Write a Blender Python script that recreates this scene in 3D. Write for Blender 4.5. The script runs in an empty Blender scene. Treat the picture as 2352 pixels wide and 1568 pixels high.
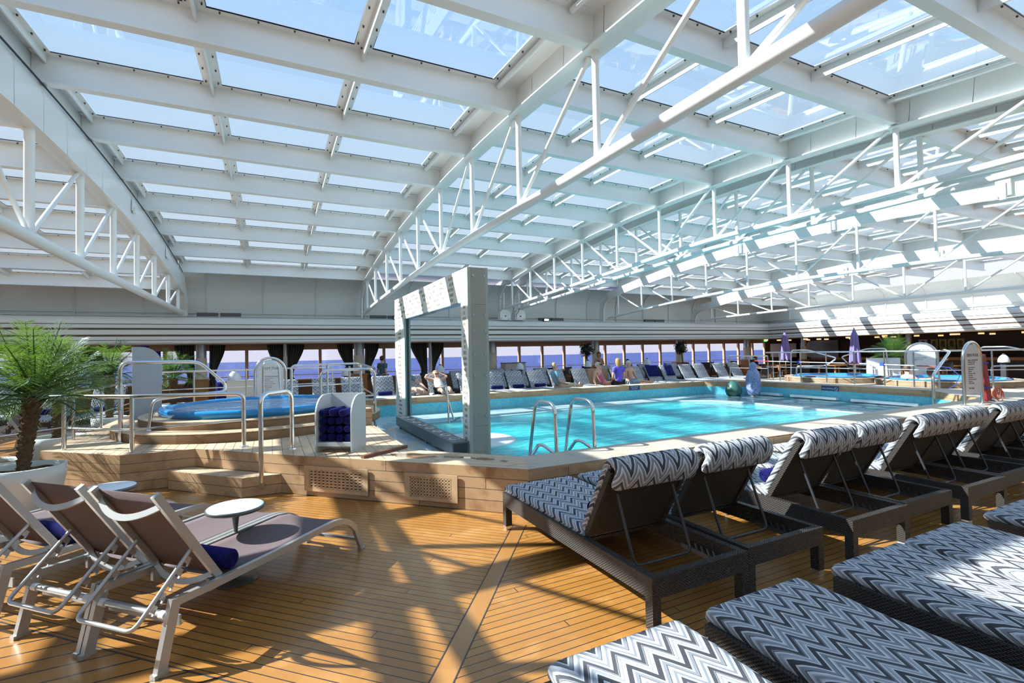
import bpy, math, random
from mathutils import Vector, Matrix
random.seed(7)
PI = math.pi
SC = bpy.context.scene
COL = SC.collection
R = math.radians

# ------------------------------------------------------------------ mesh builder
class MB:
    def __init__(s):
        s.v = []; s.f = []; s.sm = []; s.uv = []
    def add(s, vs, fs, smooth=False, uvs=None):
        o = len(s.v)
        s.v += [tuple(p) for p in vs]
        for i, f in enumerate(fs):
            s.f.append([o + k for k in f]); s.sm.append(smooth)
            s.uv.append(uvs[i] if uvs else None)
        return s
    def box(s, c, d, rz=0.0, rx=0.0, ry=0.0):
        m = Matrix.Rotation(rz, 3, 'Z') @ Matrix.Rotation(ry, 3, 'Y') @ Matrix.Rotation(rx, 3, 'X')
        vs = []
        for z in (-.5, .5):
            for y in (-.5, .5):
                for x in (-.5, .5):
                    vs.append(Vector(c) + m @ Vector((x*d[0], y*d[1], z*d[2])))
        return s.add(vs, [(0,2,3,1),(4,5,7,6),(0,1,5,4),(2,6,7,3),(0,4,6,2),(1,3,7,5)])
    def bx(s, x0, x1, y0, y1, z0, z1):
        return s.box(((x0+x1)/2, (y0+y1)/2, (z0+z1)/2), (abs(x1-x0), abs(y1-y0), abs(z1-z0)))
    def bar(s, a, b, w, h, up=(0,0,1)):
        a = Vector(a); b = Vector(b); t = (b-a).normalized(); u = Vector(up)
        sd = t.cross(u)
        if sd.length < 1e-4: sd = t.cross(Vector((1,0,0)))
        sd.normalize(); n = sd.cross(t).normalized()
        vs = []
        for p in (a, b):
            for i, j in ((-1,-1),(1,-1),(1,1),(-1,1)):
                vs.append(p + sd*(i*w/2) + n*(j*h/2))
        return s.add(vs, [(0,1,2,3),(7,6,5,4),(0,4,5,1),(1,5,6,2),(2,6,7,3),(3,7,4,0)])
    def tube(s, pts, r, n=8, closed=False, cap=True):
        P = [Vector(p) for p in pts]; m = len(P)
        rr = r if isinstance(r, (list, tuple)) else [r]*m
        prev = None; rings = []
        for i, p in enumerate(P):
            if closed: t = P[(i+1) % m] - P[i-1]
            elif i == 0: t = P[1]-P[0]
            elif i == m-1: t = P[-1]-P[-2]
            else: t = (P[i+1]-P[i]).normalized() + (P[i]-P[i-1]).normalized()
            if t.length < 1e-9: t = Vector((0,0,1))
            t.normalize()
            if prev is None:
                a = Vector((0,0,1)) if abs(t.z) < .9 else Vector((1,0,0))
                nrm = t.cross(a).normalized()
            else:
                nrm = prev - t*prev.dot(t)
                nrm = nrm.normalized() if nrm.length > 1e-6 else t.orthogonal().normalized()
            prev = nrm; bn = t.cross(nrm)
            rings.append([p + (nrm*math.cos(2*PI*k/n) + bn*math.sin(2*PI*k/n))*rr[i] for k in range(n)])
        vs = [q for g in rings for q in g]; fs = []
        for i in range(m if closed else m-1):
            j = (i+1) % m
            for k in range(n):
                l = (k+1) % n
                fs.append((i*n+k, i*n+l, j*n+l, j*n+k))
        s.add(vs, fs, True)
        if cap and not closed:
            s.add(rings[0], [tuple(range(n))[::-1]]); s.add(rings[-1], [tuple(range(n))])
        return s
    def ribbon(s, pts, w, h, up=(0,0,1)):
        P = [Vector(p) for p in pts]; vs = []; m = len(P); U = Vector(up)
        for i in range(m):
            t = (P[min(i+1, m-1)]-P[max(i-1, 0)]).normalized(); sd = t.cross(U).normalized(); n = sd.cross(t).normalized()
            vs += [P[i]-sd*w/2-n*h/2, P[i]+sd*w/2-n*h/2, P[i]+sd*w/2+n*h/2, P[i]-sd*w/2+n*h/2]
        for k in range(4):
            l = (k+1) % 4
            s.add([vs[4*i+q] for i in range(m) for q in (k, l)], [(2*i, 2*i+2, 2*i+3, 2*i+1) for i in range(m-1)], True)
        s.add(vs[:4], [(0,1,2,3)]); s.add(vs[-4:], [(3,2,1,0)]); return s
    def prism(s, poly, z0, z1, uvrot=None):
        n = len(poly)
        vs = [(x, y, z0) for x, y in poly] + [(x, y, z1) for x, y in poly]
        fs = [tuple(range(n))[::-1], tuple(range(n, 2*n))]
        uvs = [None, None]
        if uvrot is not None:
            c, si = math.cos(uvrot), math.sin(uvrot)
            u = [(x*c + y*si, -x*si + y*c) for x, y in poly]
            uvs = [u[::-1], u]
        d = 0
        for i in range(n):
            j = (i+1) % n
            l = math.hypot(poly[j][0]-poly[i][0], poly[j][1]-poly[i][1])
            fs.append((i, j, n+j, n+i)); uvs.append([(d, z0), (d+l, z0), (d+l, z1), (d, z1)]); d += l
        return s.add(vs, fs, False, uvs)
    def lathe(s, prof, c=(0,0,0), n=24, sx=1, sy=1, smooth=True, cap=True):
        m = len(prof); vs = []
        for r, z in prof:
            for k in range(n):
                a = 2*PI*k/n
                vs.append((c[0]+r*math.cos(a)*sx, c[1]+r*math.sin(a)*sy, c[2]+z))
        fs = []
        for i in range(m-1):
            for k in range(n):
                l = (k+1) % n
                fs.append((i*n+k, i*n+l, (i+1)*n+l, (i+1)*n+k))
        s.add(vs, fs, smooth)
        if cap:
            if prof[0][0] > 1e-4: s.add(vs[:n], [tuple(range(n))[::-1]])
            if prof[-1][0] > 1e-4: s.add(vs[-n:], [tuple(range(n))])
        return s
    def sphere(s, c, r, n=12, m=8, sc=(1,1,1)):
        prof = [(max(1e-5, r*math.sin(PI*i/m)), -r*math.cos(PI*i/m)) for i in range(m+1)]
        o = len(s.v); s.lathe(prof, (0,0,0), n, cap=False)
        for i in range(o, len(s.v)):
            x, y, z = s.v[i]; s.v[i] = (c[0]+x*sc[0], c[1]+y*sc[1], c[2]+z*sc[2])
        return s
    def extr(s, prof, axis, a, b, off=(0,0), smooth=False):
        """closed 2D profile (p,z) extruded along x or y between a and b"""
        n = len(prof); vs = []
        for t in (a, b):
            for p, z in prof:
                vs.append((t, p, z) if axis == 'x' else (p, t, z))
        fs = [(i, (i+1) % n, n+(i+1) % n, n+i) for i in range(n)]
        s.add(vs, fs, smooth)
        s.add(vs[:n], [tuple(range(n))]); s.add(vs[n:], [tuple(range(n))[::-1]])
        return s
    def sweep(s, path, w, t, ends=True, rnd=5, uoff=0.0, bulge=0.0, top=1.0):
        """padded slab: path in (y,z), width w across x, thickness t, rounded edges"""
        n = len(path); L = [0]
        for i in range(1, n): L.append(L[-1] + math.dist(path[i], path[i-1]))
        sec = []
        rr = t/2
        for k in range(rnd+1):
            a = -PI/2 + PI*k/rnd; sec.append((w/2 - rr + rr*math.cos(a), rr*math.sin(a)))
        for k in range(rnd+1):
            a = PI/2 + PI*k/rnd; sec.append((-w/2 + rr + rr*math.cos(a), rr*math.sin(a)))
        N = len(sec)
        # perimeter coordinate
        rings = []; vv = []
        stations = []
        if ends:
            for k in range(3):
                stations.append((0, 0.25+0.4*k**.8/1.0 if False else [0.35,.75,.93][k], [-.028,-.018,-.006][k]))
        for i in range(n): stations.append((i, 1.0, 0))
        if ends:
            for k in range(3): stations.append((n-1, [.93,.75,.35][k], [.006,.018,.028][k]))
        for i, scl, sh in stations:
            if i == 0: ty, tz = path[1][0]-path[0][0], path[1][1]-path[0][1]
            elif i == n-1: ty, tz = path[-1][0]-path[-2][0], path[-1][1]-path[-2][1]
            else: ty, tz = path[i+1][0]-path[i-1][0], path[i+1][1]-path[i-1][1]
            l = math.hypot(ty, tz); ty /= l; tz /= l
            ny, nz = -tz, ty
            if ny*0+nz < 0 and False: ny, nz = -ny, -nz
            cy, cz = path[i][0]+ty*sh, path[i][1]+tz*sh
            ring = []
            for (x, q) in sec:
                xs = x*(1-(1-scl)*.10); qs = q*scl
                ring.append((xs, cy+ny*qs, cz+nz*qs))
            rings.append(ring); vv.append(L[i]+sh)
        us = [0]
        for k in range(1, N+1):
            us.append(us[-1] + math.dist(sec[k % N], sec[k-1]))
        vs = [p for g in rings for p in g]; fs = []; uvs = []
        for i in range(len(rings)-1):
            for k in range(N):
                l = (k+1) % N
                fs.append((i*N+k, i*N+l, (i+1)*N+l, (i+1)*N+k))
                uvs.append([(us[k]+uoff, vv[i]), (us[k+1]+uoff, vv[i]), (us[k+1]+uoff, vv[i+1]), (us[k]+uoff, vv[i+1])])
        s.add(vs, fs, True, uvs)
        s.add(rings[0], [tuple(range(N))[::-1]], True); s.add(rings[-1], [tuple(range(N))], True)
        return s
    def xf(s, m, o=0):
        for i in range(o, len(s.v)): s.v[i] = tuple(m @ Vector(s.v[i]))
        return s
    def build(s, name, mat, parent=None, loc=None, rz=0, **tags):
        me = bpy.data.meshes.new(name)
        me.from_pydata(s.v, [], s.f)
        mats = mat if isinstance(mat, (list, tuple)) else [mat]
        for m in mats: me.materials.append(m)
        me.polygons.foreach_set('use_smooth', s.sm)
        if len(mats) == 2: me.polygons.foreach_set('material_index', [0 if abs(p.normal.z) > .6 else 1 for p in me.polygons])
        uvl = me.uv_layers.new(name='UVMap')
        data = [0.0]*(2*len(me.loops)); V = s.v
        li = 0
        for fi, f in enumerate(s.f):
            cu = s.uv[fi]
            if cu:
                for k in range(len(f)):
                    data[2*li] = cu[k][0]; data[2*li+1] = cu[k][1]; li += 1
            else:
                nx, ny, nz = me.polygons[fi].normal
                ax, ay, az = abs(nx), abs(ny), abs(nz)
                for k in f:
                    x, y, z = V[k]
                    if az >= ax and az >= ay: u, v = x, y
                    elif ax >= ay: u, v = y, z
                    else: u, v = x, z
                    data[2*li] = u; data[2*li+1] = v; li += 1
        uvl.data.foreach_set('uv', data)
        me.update()
        o = bpy.data.objects.new(name, me); COL.objects.link(o)
        if parent: o.parent = parent
        if loc: o.location = loc
        if rz: o.rotation_euler = (0, 0, rz)
        for k, v in tags.items():
            if v is not None: o[k] = v
        return o

def thing(name, label, cat, loc=(0,0,0), rz=0, group=None):
    o = bpy.data.objects.new(name, None); COL.objects.link(o)
    o.empty_display_size = .1
    o.location = loc; o.rotation_euler = (0, 0, rz)
    o['label'] = label; o['category'] = cat
    if group: o['group'] = group
    return o
def single(mb, name, mat, label, cat, group=None, loc=None, rz=0):
    return mb.build(name, mat, None, loc, rz, label=label, category=cat, group=group)
def struct(mb, name, mat, **k):
    return mb.build(name, mat, None, kind='structure', **k)
def dup(root, loc, rz, label, group=None):
    def cp(o, par):
        c = o.copy(); COL.objects.link(c)
        if par: c.parent = par
        for ch in KIDS.get(o.name, []): cp(ch, c)
        return c
    KIDS = {}
    for o in bpy.data.objects:
        if o.parent: KIDS.setdefault(o.parent.name, []).append(o)
    r = cp(root, None); r.location = loc; r.rotation_euler = (0, 0, rz); r['label'] = label
    if group: r['group'] = group
    return r
def fillet(pts, rad, n=5):
    P = [Vector(p) for p in pts]; out = [P[0]]
    for i in range(1, len(P)-1):
        a = P[i-1]-P[i]; b = P[i+1]-P[i]
        ra = min(rad, a.length*.49, b.length*.49)
        p0 = P[i]+a.normalized()*ra; p1 = P[i]+b.normalized()*ra
        for k in range(n+1):
            t = k/n; out.append(p0*(1-t)**2 + P[i]*2*t*(1-t) + p1*t*t)
    out.append(P[-1]); return out
TXT = {}
def text(body, size, mat, parent, loc, rot, ext=.002, name='lettering', align='CENTER', sx=1.0):
    """letters become real mesh; collected per parent and material, joined by flush_text()"""
    c = bpy.data.curves.new(name, 'FONT'); c.body = body; c.size = size; c.extrude = ext
    c.align_x = align; c.align_y = 'CENTER'; c.resolution_u = 2
    o = bpy.data.objects.new(name, c)
    me = bpy.data.meshes.new_from_object(o)
    mt = Matrix.LocRotScale(Vector(loc), __import__('mathutils').Euler(rot), Vector((sx, 1, 1)))
    mb = TXT.setdefault((parent.name, mat.name, name), (MB(), parent, mat))[0]
    mb.add([mt @ v.co for v in me.vertices], [tuple(p.vertices) for p in me.polygons])
    bpy.data.objects.remove(o); bpy.data.meshes.remove(me); bpy.data.curves.remove(c)
def flush_text():
    for (pn, mn, name), (mb, parent, mat) in TXT.items(): mb.build(name, mat, parent)
    TXT.clear()
def clip(poly, a, b, c):
    """keep a*x+b*y<=c"""
    out = []
    for i in range(len(poly)):
        p = poly[i]; q = poly[(i+1) % len(poly)]
        dp = a*p[0]+b*p[1]-c; dq = a*q[0]+b*q[1]-c
        if dp <= 0: out.append(p)
        if dp*dq < 0:
            t = dp/(dp-dq); out.append((p[0]+(q[0]-p[0])*t, p[1]+(q[1]-p[1])*t))
    return out

# ------------------------------------------------------------------ materials
def nt(name):
    m = bpy.data.materials.new(name); m.use_nodes = True
    n = m.node_tree; n.nodes.clear()
    out = n.nodes.new('ShaderNodeOutputMaterial')
    return m, n, out
def nd(n, t, **k):
    x = n.nodes.new(t)
    for a, b in k.items():
        if a.startswith('i_'):
            key = a[2:]; key = int(key) if key.isdigit() else key.replace('_', ' ')
            x.inputs[key].default_value = b
        else: setattr(x, a, b)
    return x
def lk(n, a, b): n.links.new(a, b)
def M(n, op, a, b=None, c=None, clamp=False):
    x = n.nodes.new('ShaderNodeMath'); x.operation = op; x.use_clamp = clamp
    for i, q in enumerate((a, b, c)):
        if q is None: continue
        if hasattr(q, 'is_linked') or hasattr(q, 'links'): n.links.new(q, x.inputs[i])
        else: x.inputs[i].default_value = q
    return x.outputs[0]
def mixc(n, f, a, b, mode='MIX'):
    x = n.nodes.new('ShaderNodeMix'); x.data_type = 'RGBA'; x.blend_type = mode
    for i, q in ((0, f), (6, a), (7, b)):
        if hasattr(q, 'is_linked'): n.links.new(q, x.inputs[i])
        else: x.inputs[i].default_value = (*q, 1) if isinstance(q, (tuple, list)) and len(q) == 3 else q
    return x.outputs[2]
def ramp(n, f, stops, interp='LINEAR'):
    x = n.nodes.new('ShaderNodeValToRGB'); x.color_ramp.interpolation = interp
    e = x.color_ramp.elements
    while len(e) > 1: e.remove(e[0])
    e[0].position = stops[0][0]; e[0].color = (*stops[0][1], 1)
    for p, c in stops[1:]:
        q = e.new(p); q.color = (*c, 1)
    n.links.new(f, x.inputs[0]); return x.outputs[0]
def princ(n, out, col=None, rough=.5, metal=0, spec=.5):
    p = n.nodes.new('ShaderNodeBsdfPrincipled')
    if col is not None:
        if hasattr(col, 'is_linked'): n.links.new(col, p.inputs['Base Color'])
        else: p.inputs['Base Color'].default_value = (*col, 1)
    if hasattr(rough, 'is_linked'): n.links.new(rough, p.inputs['Roughness'])
    else: p.inputs['Roughness'].default_value = rough
    p.inputs['Metallic'].default_value = metal
    p.inputs['Specular IOR Level'].default_value = spec
    n.links.new(p.outputs[0], out.inputs[0]); return p
def bump(n, p, h, st=.3, dist=.01):
    b = n.nodes.new('ShaderNodeBump'); b.inputs['Strength'].default_value = st; b.inputs['Distance'].default_value = dist
    n.links.new(h, b.inputs['Height']); n.links.new(b.outputs[0], p.inputs['Normal']); return b
def noise(n, vec, scale, detail=3, rough=.5, dist=0):
    x = n.nodes.new('ShaderNodeTexNoise'); x.inputs['Scale'].default_value = scale
    x.inputs['Detail'].default_value = detail; x.inputs['Roughness'].default_value = rough; x.inputs['Distortion'].default_value = dist
    if vec is not None: n.links.new(vec, x.inputs['Vector'])
    return x.outputs[0]
def coords(n, kind='Object'):
    return n.nodes.new('ShaderNodeTexCoord').outputs[kind]
def uvxy(n):
    s = n.nodes.new('ShaderNodeSeparateXYZ'); lk(n, coords(n, 'UV'), s.inputs[0]); return s.outputs[0], s.outputs[1]
def comb(n, x, y, z=0.0):
    c = n.nodes.new('ShaderNodeCombineXYZ')
    for i, q in enumerate((x, y, z)):
        if hasattr(q, 'is_linked'): n.links.new(q, c.inputs[i])
        else: c.inputs[i].default_value = q
    return c.outputs[0]
def white(n, vec):
    w = n.nodes.new('ShaderNodeTexWhiteNoise'); w.noise_dimensions = '2D'; lk(n, vec, w.inputs['Vector']); return w.outputs['Value']

def plain(name, col, rough=.5, metal=0, nz=.06, scale=6, spec=.5, bst=0):
    m, n, out = nt(name)
    f = noise(n, coords(n), scale, 4)
    c = mixc(n, M(n, 'MULTIPLY', f, 1.0), tuple(max(0, k*(1-nz*1.5)) for k in col), tuple(min(1, k*(1+nz)) for k in col))
    p = princ(n, out, c, rough, metal, spec)
    if bst: bump(n, p, noise(n, coords(n), scale*12, 2), bst, .004)
    return m
def teak(name, dark, light, pitch=.068, linecol=(.03,.025,.02), lw=.0045, stain=None, rough=.35, plank=2.4, sa=.6, coat=0, vr=.65):
    m, n, out = nt(name); u, v = uvxy(n)
    q = M(n, 'DIVIDE', v, pitch); row = M(n, 'FLOOR', q); fr = M(n, 'FRACT', q)
    uo = M(n, 'ADD', M(n, 'DIVIDE', u, plank), M(n, 'MULTIPLY', row, .377))
    seg = M(n, 'FLOOR', uo); sf = M(n, 'FRACT', uo)
    rnd = white(n, comb(n, row, seg))
    g = noise(n, comb(n, M(n, 'MULTIPLY', u, 4.0), M(n, 'MULTIPLY', v, 90.0)), 1.0, 4, .6)
    c = mixc(n, M(n, 'ADD', M(n, 'MULTIPLY', rnd, vr), M(n, 'MULTIPLY', g, .4), clamp=True), dark, light)
    if stain:
        s = noise(n, comb(n, u, v), 3.2, 6, .65, .6)
        s2 = noise(n, comb(n, M(n, 'MULTIPLY', u, 7), M(n, 'MULTIPLY', v, 2)), 1.3, 5, .6)
        k = M(n, 'MULTIPLY', ramp_v(n, s, .52, .68), M(n, 'ADD', .35, s2))
        c = mixc(n, M(n, 'MULTIPLY', k, sa, clamp=True), c, stain)
    l1 = M(n, 'LESS_THAN', fr, lw/pitch); l2 = M(n, 'LESS_THAN', sf, lw/plank)
    ln = M(n, 'MAXIMUM', l1, l2)
    c = mixc(n, ln, c, linecol)
    w = noise(n, comb(n, u, v), 2.2, 3)
    r = M(n, 'ADD', rough-.1, M(n, 'MULTIPLY', w, .22))
    p = princ(n, out, c, r)
    if coat: p.inputs['Coat Weight'].default_value = coat; p.inputs['Coat Roughness'].default_value = .12
    bump(n, p, M(n, 'ADD', M(n, 'SUBTRACT', 1, ln), M(n, 'MULTIPLY', g, .1)), .35, .002)
    return m
def ramp_v(n, f, a, b):
    x = n.nodes.new('ShaderNodeMapRange'); x.inputs[1].default_value = a; x.inputs[2].default_value = b; x.clamp = True
    n.links.new(f, x.inputs[0]); return x.outputs[0]
def zigzag(name='zigzag_fabric'):
    m, n, out = nt(name); u, v = uvxy(n)
    tri = M(n, 'ABSOLUTE', M(n, 'SUBTRACT', M(n, 'FRACT', M(n, 'DIVIDE', u, .130)), .5))
    w = M(n, 'ADD', v, M(n, 'MULTIPLY', tri, .21))
    def band(per, stops):
        return ramp(n, M(n, 'FRACT', M(n, 'DIVIDE', w, per)), stops, 'CONSTANT')
    k, g1, g2, lg, wh = (.010,.011,.016), (.08,.085,.10), (.22,.23,.25), (.40,.415,.44), (.64,.65,.67)
    a = band(.24, [(0,k),(.15,wh),(.205,g2),(.31,k),(.335,wh),(.41,lg),(.455,g2),(.53,lg),(.57,wh),(.61,(.022,.024,.032)),(.715,g1),(.745,lg),(.76,k),(.785,wh),(.83,lg),(.865,g2),(.885,lg),(.955,wh)])
    f = noise(n, comb(n, M(n, 'MULTIPLY', u, 400), M(n, 'MULTIPLY', v, 400)), 1, 1)
    c = mixc(n, M(n, 'MULTIPLY', f, .25), a, (.45,.46,.48))
    p = princ(n, out, c, .9, 0, .15)
    bump(n, p, f, .25, .002)
    return m
def wicker(name='dark_wicker', c1=(.018,.014,.012), c2=(.088,.073,.06), s=1.0):
    m, n, out = nt(name); u, v = uvxy(n)
    a = M(n, 'SINE', M(n, 'MULTIPLY', u, 2*PI/(.022*s)))
    row = M(n, 'FLOOR', M(n, 'DIVIDE', v, .008*s)); fr = M(n, 'FRACT', M(n, 'DIVIDE', v, .008*s))
    sg = M(n, 'SUBTRACT', M(n, 'MULTIPLY', M(n, 'MODULO', M(n, 'ABSOLUTE', row), 2.0), 2.0), 1.0)
    h = M(n, 'MULTIPLY', a, sg)
    hv = M(n, 'MULTIPLY', M(n, 'ADD', M(n, 'MULTIPLY', h, .5), .5), M(n, 'SINE', M(n, 'MULTIPLY', fr, PI)))
    c = mixc(n, hv, c1, c2)
    p = princ(n, out, c, .42, 0, .45)
    bump(n, p, hv, .9, .006)
    return m
def tiles(name, stops, bw=.45, bh=.12, mortar=(.35,.4,.42), rough=.12, wave=.25):
    m, n, out = nt(name); u, v = uvxy(n)
    row = M(n, 'FLOOR', M(n, 'DIVIDE', v, bh)); uo = M(n, 'ADD', M(n, 'DIVIDE', u, bw), M(n, 'MULTIPLY', row, .43))
    seg = M(n, 'FLOOR', uo)
    c = ramp(n, white(n, comb(n, row, seg)), stops, 'CONSTANT')
    ln = M(n, 'MAXIMUM', M(n, 'LESS_THAN', M(n, 'FRACT', M(n, 'DIVIDE', v, bh)), .04), M(n, 'LESS_THAN', M(n, 'FRACT', uo), .012))
    c = mixc(n, ln, c, mortar)
    f = noise(n, comb(n, u, v), 9, 4)
    c = mixc(n, M(n, 'MULTIPLY', f, .3), c, (.55,.6,.62))
    p = princ(n, out, c, rough)
    bump(n, p, noise(n, comb(n, u, M(n, 'MULTIPLY', v, 1.6)), 7, 3, .5, .5), wave, .02)
    return m
def glass(name, tint=(.93,.97,1.0), refl=1.0, drops=False, rough=0.0):
    m, n, out = nt(name)
    t = nd(n, 'ShaderNodeBsdfTransparent'); t.inputs[0].default_value = (*tint, 1)
    g = nd(n, 'ShaderNodeBsdfGlossy'); g.inputs['Roughness'].default_value = rough
    lw = nd(n, 'ShaderNodeLayerWeight')
    mx = nd(n, 'ShaderNodeMixShader')
    f = M(n, 'MULTIPLY', M(n, 'ADD', M(n, 'MULTIPLY', M(n, 'POWER', lw.outputs['Facing'], 4.0), .9), .05), refl, clamp=True)
    lk(n, f, mx.inputs[0]); lk(n, t.outputs[0], mx.inputs[1]); lk(n, g.outputs[0], mx.inputs[2])
    last = mx.outputs[0]
    if drops:
        vo = n.nodes.new('ShaderNodeTexVoronoi'); vo.inputs['Scale'].default_value = 26; lk(n, coords(n), vo.inputs['Vector'])
        th = M(n, 'MULTIPLY', noise(n, coords(n), 2.5, 3), .22)
        dr = M(n, 'LESS_THAN', vo.outputs['Distance'], th)
        d = nd(n, 'ShaderNodeBsdfTranslucent'); d.inputs[0].default_value = (.5,.6,.75,1)
        m2 = nd(n, 'ShaderNodeMixShader'); lk(n, M(n, 'MULTIPLY', dr, .13), m2.inputs[0]); lk(n, last, m2.inputs[1]); lk(n, d.outputs[0], m2.inputs[2]); last = m2.outputs[0]
    lk(n, last, out.inputs[0]); return m
def water(name, tint, scat, amt=.35, scale=2.0, st=.5, foam=0):
    m, n, out = nt(name)
    co = coords(n)
    mp = nd(n, 'ShaderNodeMapping'); mp.inputs['Scale'].default_value = (.55, 1.35, 1); lk(n, co, mp.inputs[0])
    v = mp.outputs[0]
    h1 = noise(n, v, scale, 4, .55, 1.2); h2 = noise(n, v, scale*3.7, 3, .5, .8)
    h = M(n, 'ADD', h1, M(n, 'MULTIPLY', h2, .35))
    b = nd(n, 'ShaderNodeBump'); b.inputs['Strength'].default_value = st; b.inputs['Distance'].default_value = .12; lk(n, h, b.inputs['Height'])
    t = nd(n, 'ShaderNodeBsdfTransparent'); t.inputs[0].default_value = (*tint, 1)
    d = nd(n, 'ShaderNodeBsdfDiffuse')
    lt = ramp_v(n, h1, .42, .66)
    c = mixc(n, lt, scat, tuple(min(1, k*.75+.25) for k in scat))
    if foam:
        fm = ramp_v(n, noise(n, co, 9, 6, .7, 1.5), .5-foam*.2, .62)
        c = mixc(n, fm, c, (.85,.92,.95))
    lk(n, c, d.inputs[0]); lk(n, b.outputs[0], d.inputs['Normal'])
    mx = nd(n, 'ShaderNodeMixShader'); mx.inputs[0].default_value = amt
    lk(n, t.outputs[0], mx.inputs[1]); lk(n, d.outputs[0], mx.inputs[2])
    g = nd(n, 'ShaderNodeBsdfGlossy'); g.inputs['Roughness'].default_value = .04; lk(n, b.outputs[0], g.inputs['Normal'])
    fr = nd(n, 'ShaderNodeFresnel'); fr.inputs[0].default_value = 1.33; lk(n, b.outputs[0], fr.inputs['Normal'])
    m2 = nd(n, 'ShaderNodeMixShader'); lk(n, fr.outputs[0], m2.inputs[0]); lk(n, mx.outputs[0], m2.inputs[1]); lk(n, g.outputs[0], m2.inputs[2])
    lk(n, m2.outputs[0], out.inputs[0]); return m
def emit(name, col, st):
    m, n, out = nt(name); e = nd(n, 'ShaderNodeEmission'); e.inputs[0].default_value = (*col, 1); e.inputs[1].default_value = st
    lk(n, e.outputs[0], out.inputs[0]); return m
def stripes(name, cols, per, rough=.8, axis=0):
    m, n, out = nt(name); u, v = uvxy(n)
    c = ramp(n, M(n, 'FRACT', M(n, 'DIVIDE', (u, v)[axis], per)), cols, 'CONSTANT')
    princ(n, out, c, rough, 0, .2); return m

W = plain('white_painted_steel', (.80,.82,.81), .32, 0, .04, 1.5)
WG = plain('pale_grey_painted_panel', (.66,.69,.69), .45, 0, .05, .8)
FAS = plain('off_white_fascia', (.72,.75,.74), .35, 0, .03, .7)
BRN = plain('brown_stripe', (.10,.055,.035), .5)
STEEL = plain('polished_steel', (.68,.68,.68), .16, 1, .04)
BRUSH = plain('brushed_steel', (.42,.44,.46), .38, 1, .08)
DECK = teak('varnished_teak_deck', (.31,.128,.024), (.43,.195,.042), .0628, (.02,.017,.015), .0062, rough=.36, stain=(.62,.33,.12), sa=.40, coat=.2, plank=5.2, vr=.35)
BOARD = teak('teak_margin_board', (.34,.15,.036), (.41,.19,.05), 3.0, lw=0, rough=.34, coat=.25)
LEDGE = teak('bleached_teak', (.50,.345,.21), (.64,.475,.31), .112, (.07,.055,.045), .006, stain=(.25,.12,.05), rough=.5, plank=3.1, sa=.75)
LFACE = teak('shade_darkened_varnished_teak', (.36,.215,.11), (.50,.32,.175), .112, (.05,.035,.028), .006, stain=(.20,.085,.03), rough=.42, plank=3.1, sa=.7)  # varnished boards, browner than the tops; colour also deepened to stand in for shade
COPE = teak('weathered_teak_coping', (.42,.345,.26), (.56,.475,.37), .075, (.16,.13,.11), .003, stain=(.22,.14,.09), rough=.55, plank=3.1, sa=.5)
ZZ = zigzag()
WK = wicker()
SLING = plain('taupe_mesh_sling', (.15,.108,.108), .75, 0, .08, 60, .2, .3)
ALU = plain('champagne_aluminium_frame', (.47,.46,.44), .36, .55, .05)
NAVY = plain('navy_towelling', (.018,.018,.125), 1.0, 0, .5, 40, .1, 1.0)
CHR = plain('dark_cap', (.04,.04,.045), .4)
CAP = plain('silver_leg_cap', (.75,.75,.74), .25, .9)
POOLW = tiles('turquoise_pool_tile', [(0,(.03,.42,.55)),(.4,(.04,.48,.60)),(.75,(.05,.52,.62))], .05, .05, (.06,.46,.56), .2, .05)
BASIN = plain('turquoise_basin', (.12,.88,.90), .6)
TERR = tiles('wet_stone_tile', [(0,(.38,.52,.60)),(.22,(.52,.63,.66)),(.42,(.60,.57,.50)),(.55,(.45,.62,.72)),(.72,(.26,.33,.40)),(.86,(.62,.60,.50))], .62, .16)
WATER0 = water('pool_water', (.12,.86,.90), (.015,.60,.66), .62, 1.5, .5)
GLASSR = glass('roof_glass', (.84,.93,1.0), 1.35, True)
GLASSW = glass('window_glass', (.93,.94,.98), .9)
BLUE = plain('blue_acrylic_tub', (.02,.22,.50), .12)
SPAW = water('spa_water', (.12,.42,.62), (.20,.60,.80), .95, 3, .9, 1.6)
MAHOG = plain('reddish_brown_wood', (.17,.062,.03), .45, 0, .25, 9)
OAK = plain('orange_varnished_wood', (.40,.17,.045), .4, 0, .15, 9)
MULL = plain('tan_window_frame', (.52,.34,.22), .45)
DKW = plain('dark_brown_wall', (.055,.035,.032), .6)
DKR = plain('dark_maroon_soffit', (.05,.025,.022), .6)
STONE = plain('beige_stone_slab', (.33,.305,.25), .45, 0, .08, 5)
STONEL = plain('pale_engraved_stone', (.74,.73,.64), .5, 0, .04, 5)
INK = plain('dark_engraving', (.12,.11,.10), .7)
SIGNW = plain('white_sign_board', (.60,.63,.66), .4)
LAMW = plain('grey_laminate', (.50,.53,.54), .4, 0, .02)
POT = plain('white_glazed_pot', (.62,.65,.63), .35, 0, .06, 3)
SOIL = plain('dark_bark_soil', (.09,.045,.028), .95, 0, .5, 30, .1, .8)
CURT = stripes('dark_striped_curtain', [(0,(.06,.075,.07)),(.3,(.17,.19,.16)),(.45,(.05,.06,.06)),(.7,(.22,.18,.13)),(.8,(.07,.08,.075))], .11)

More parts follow.
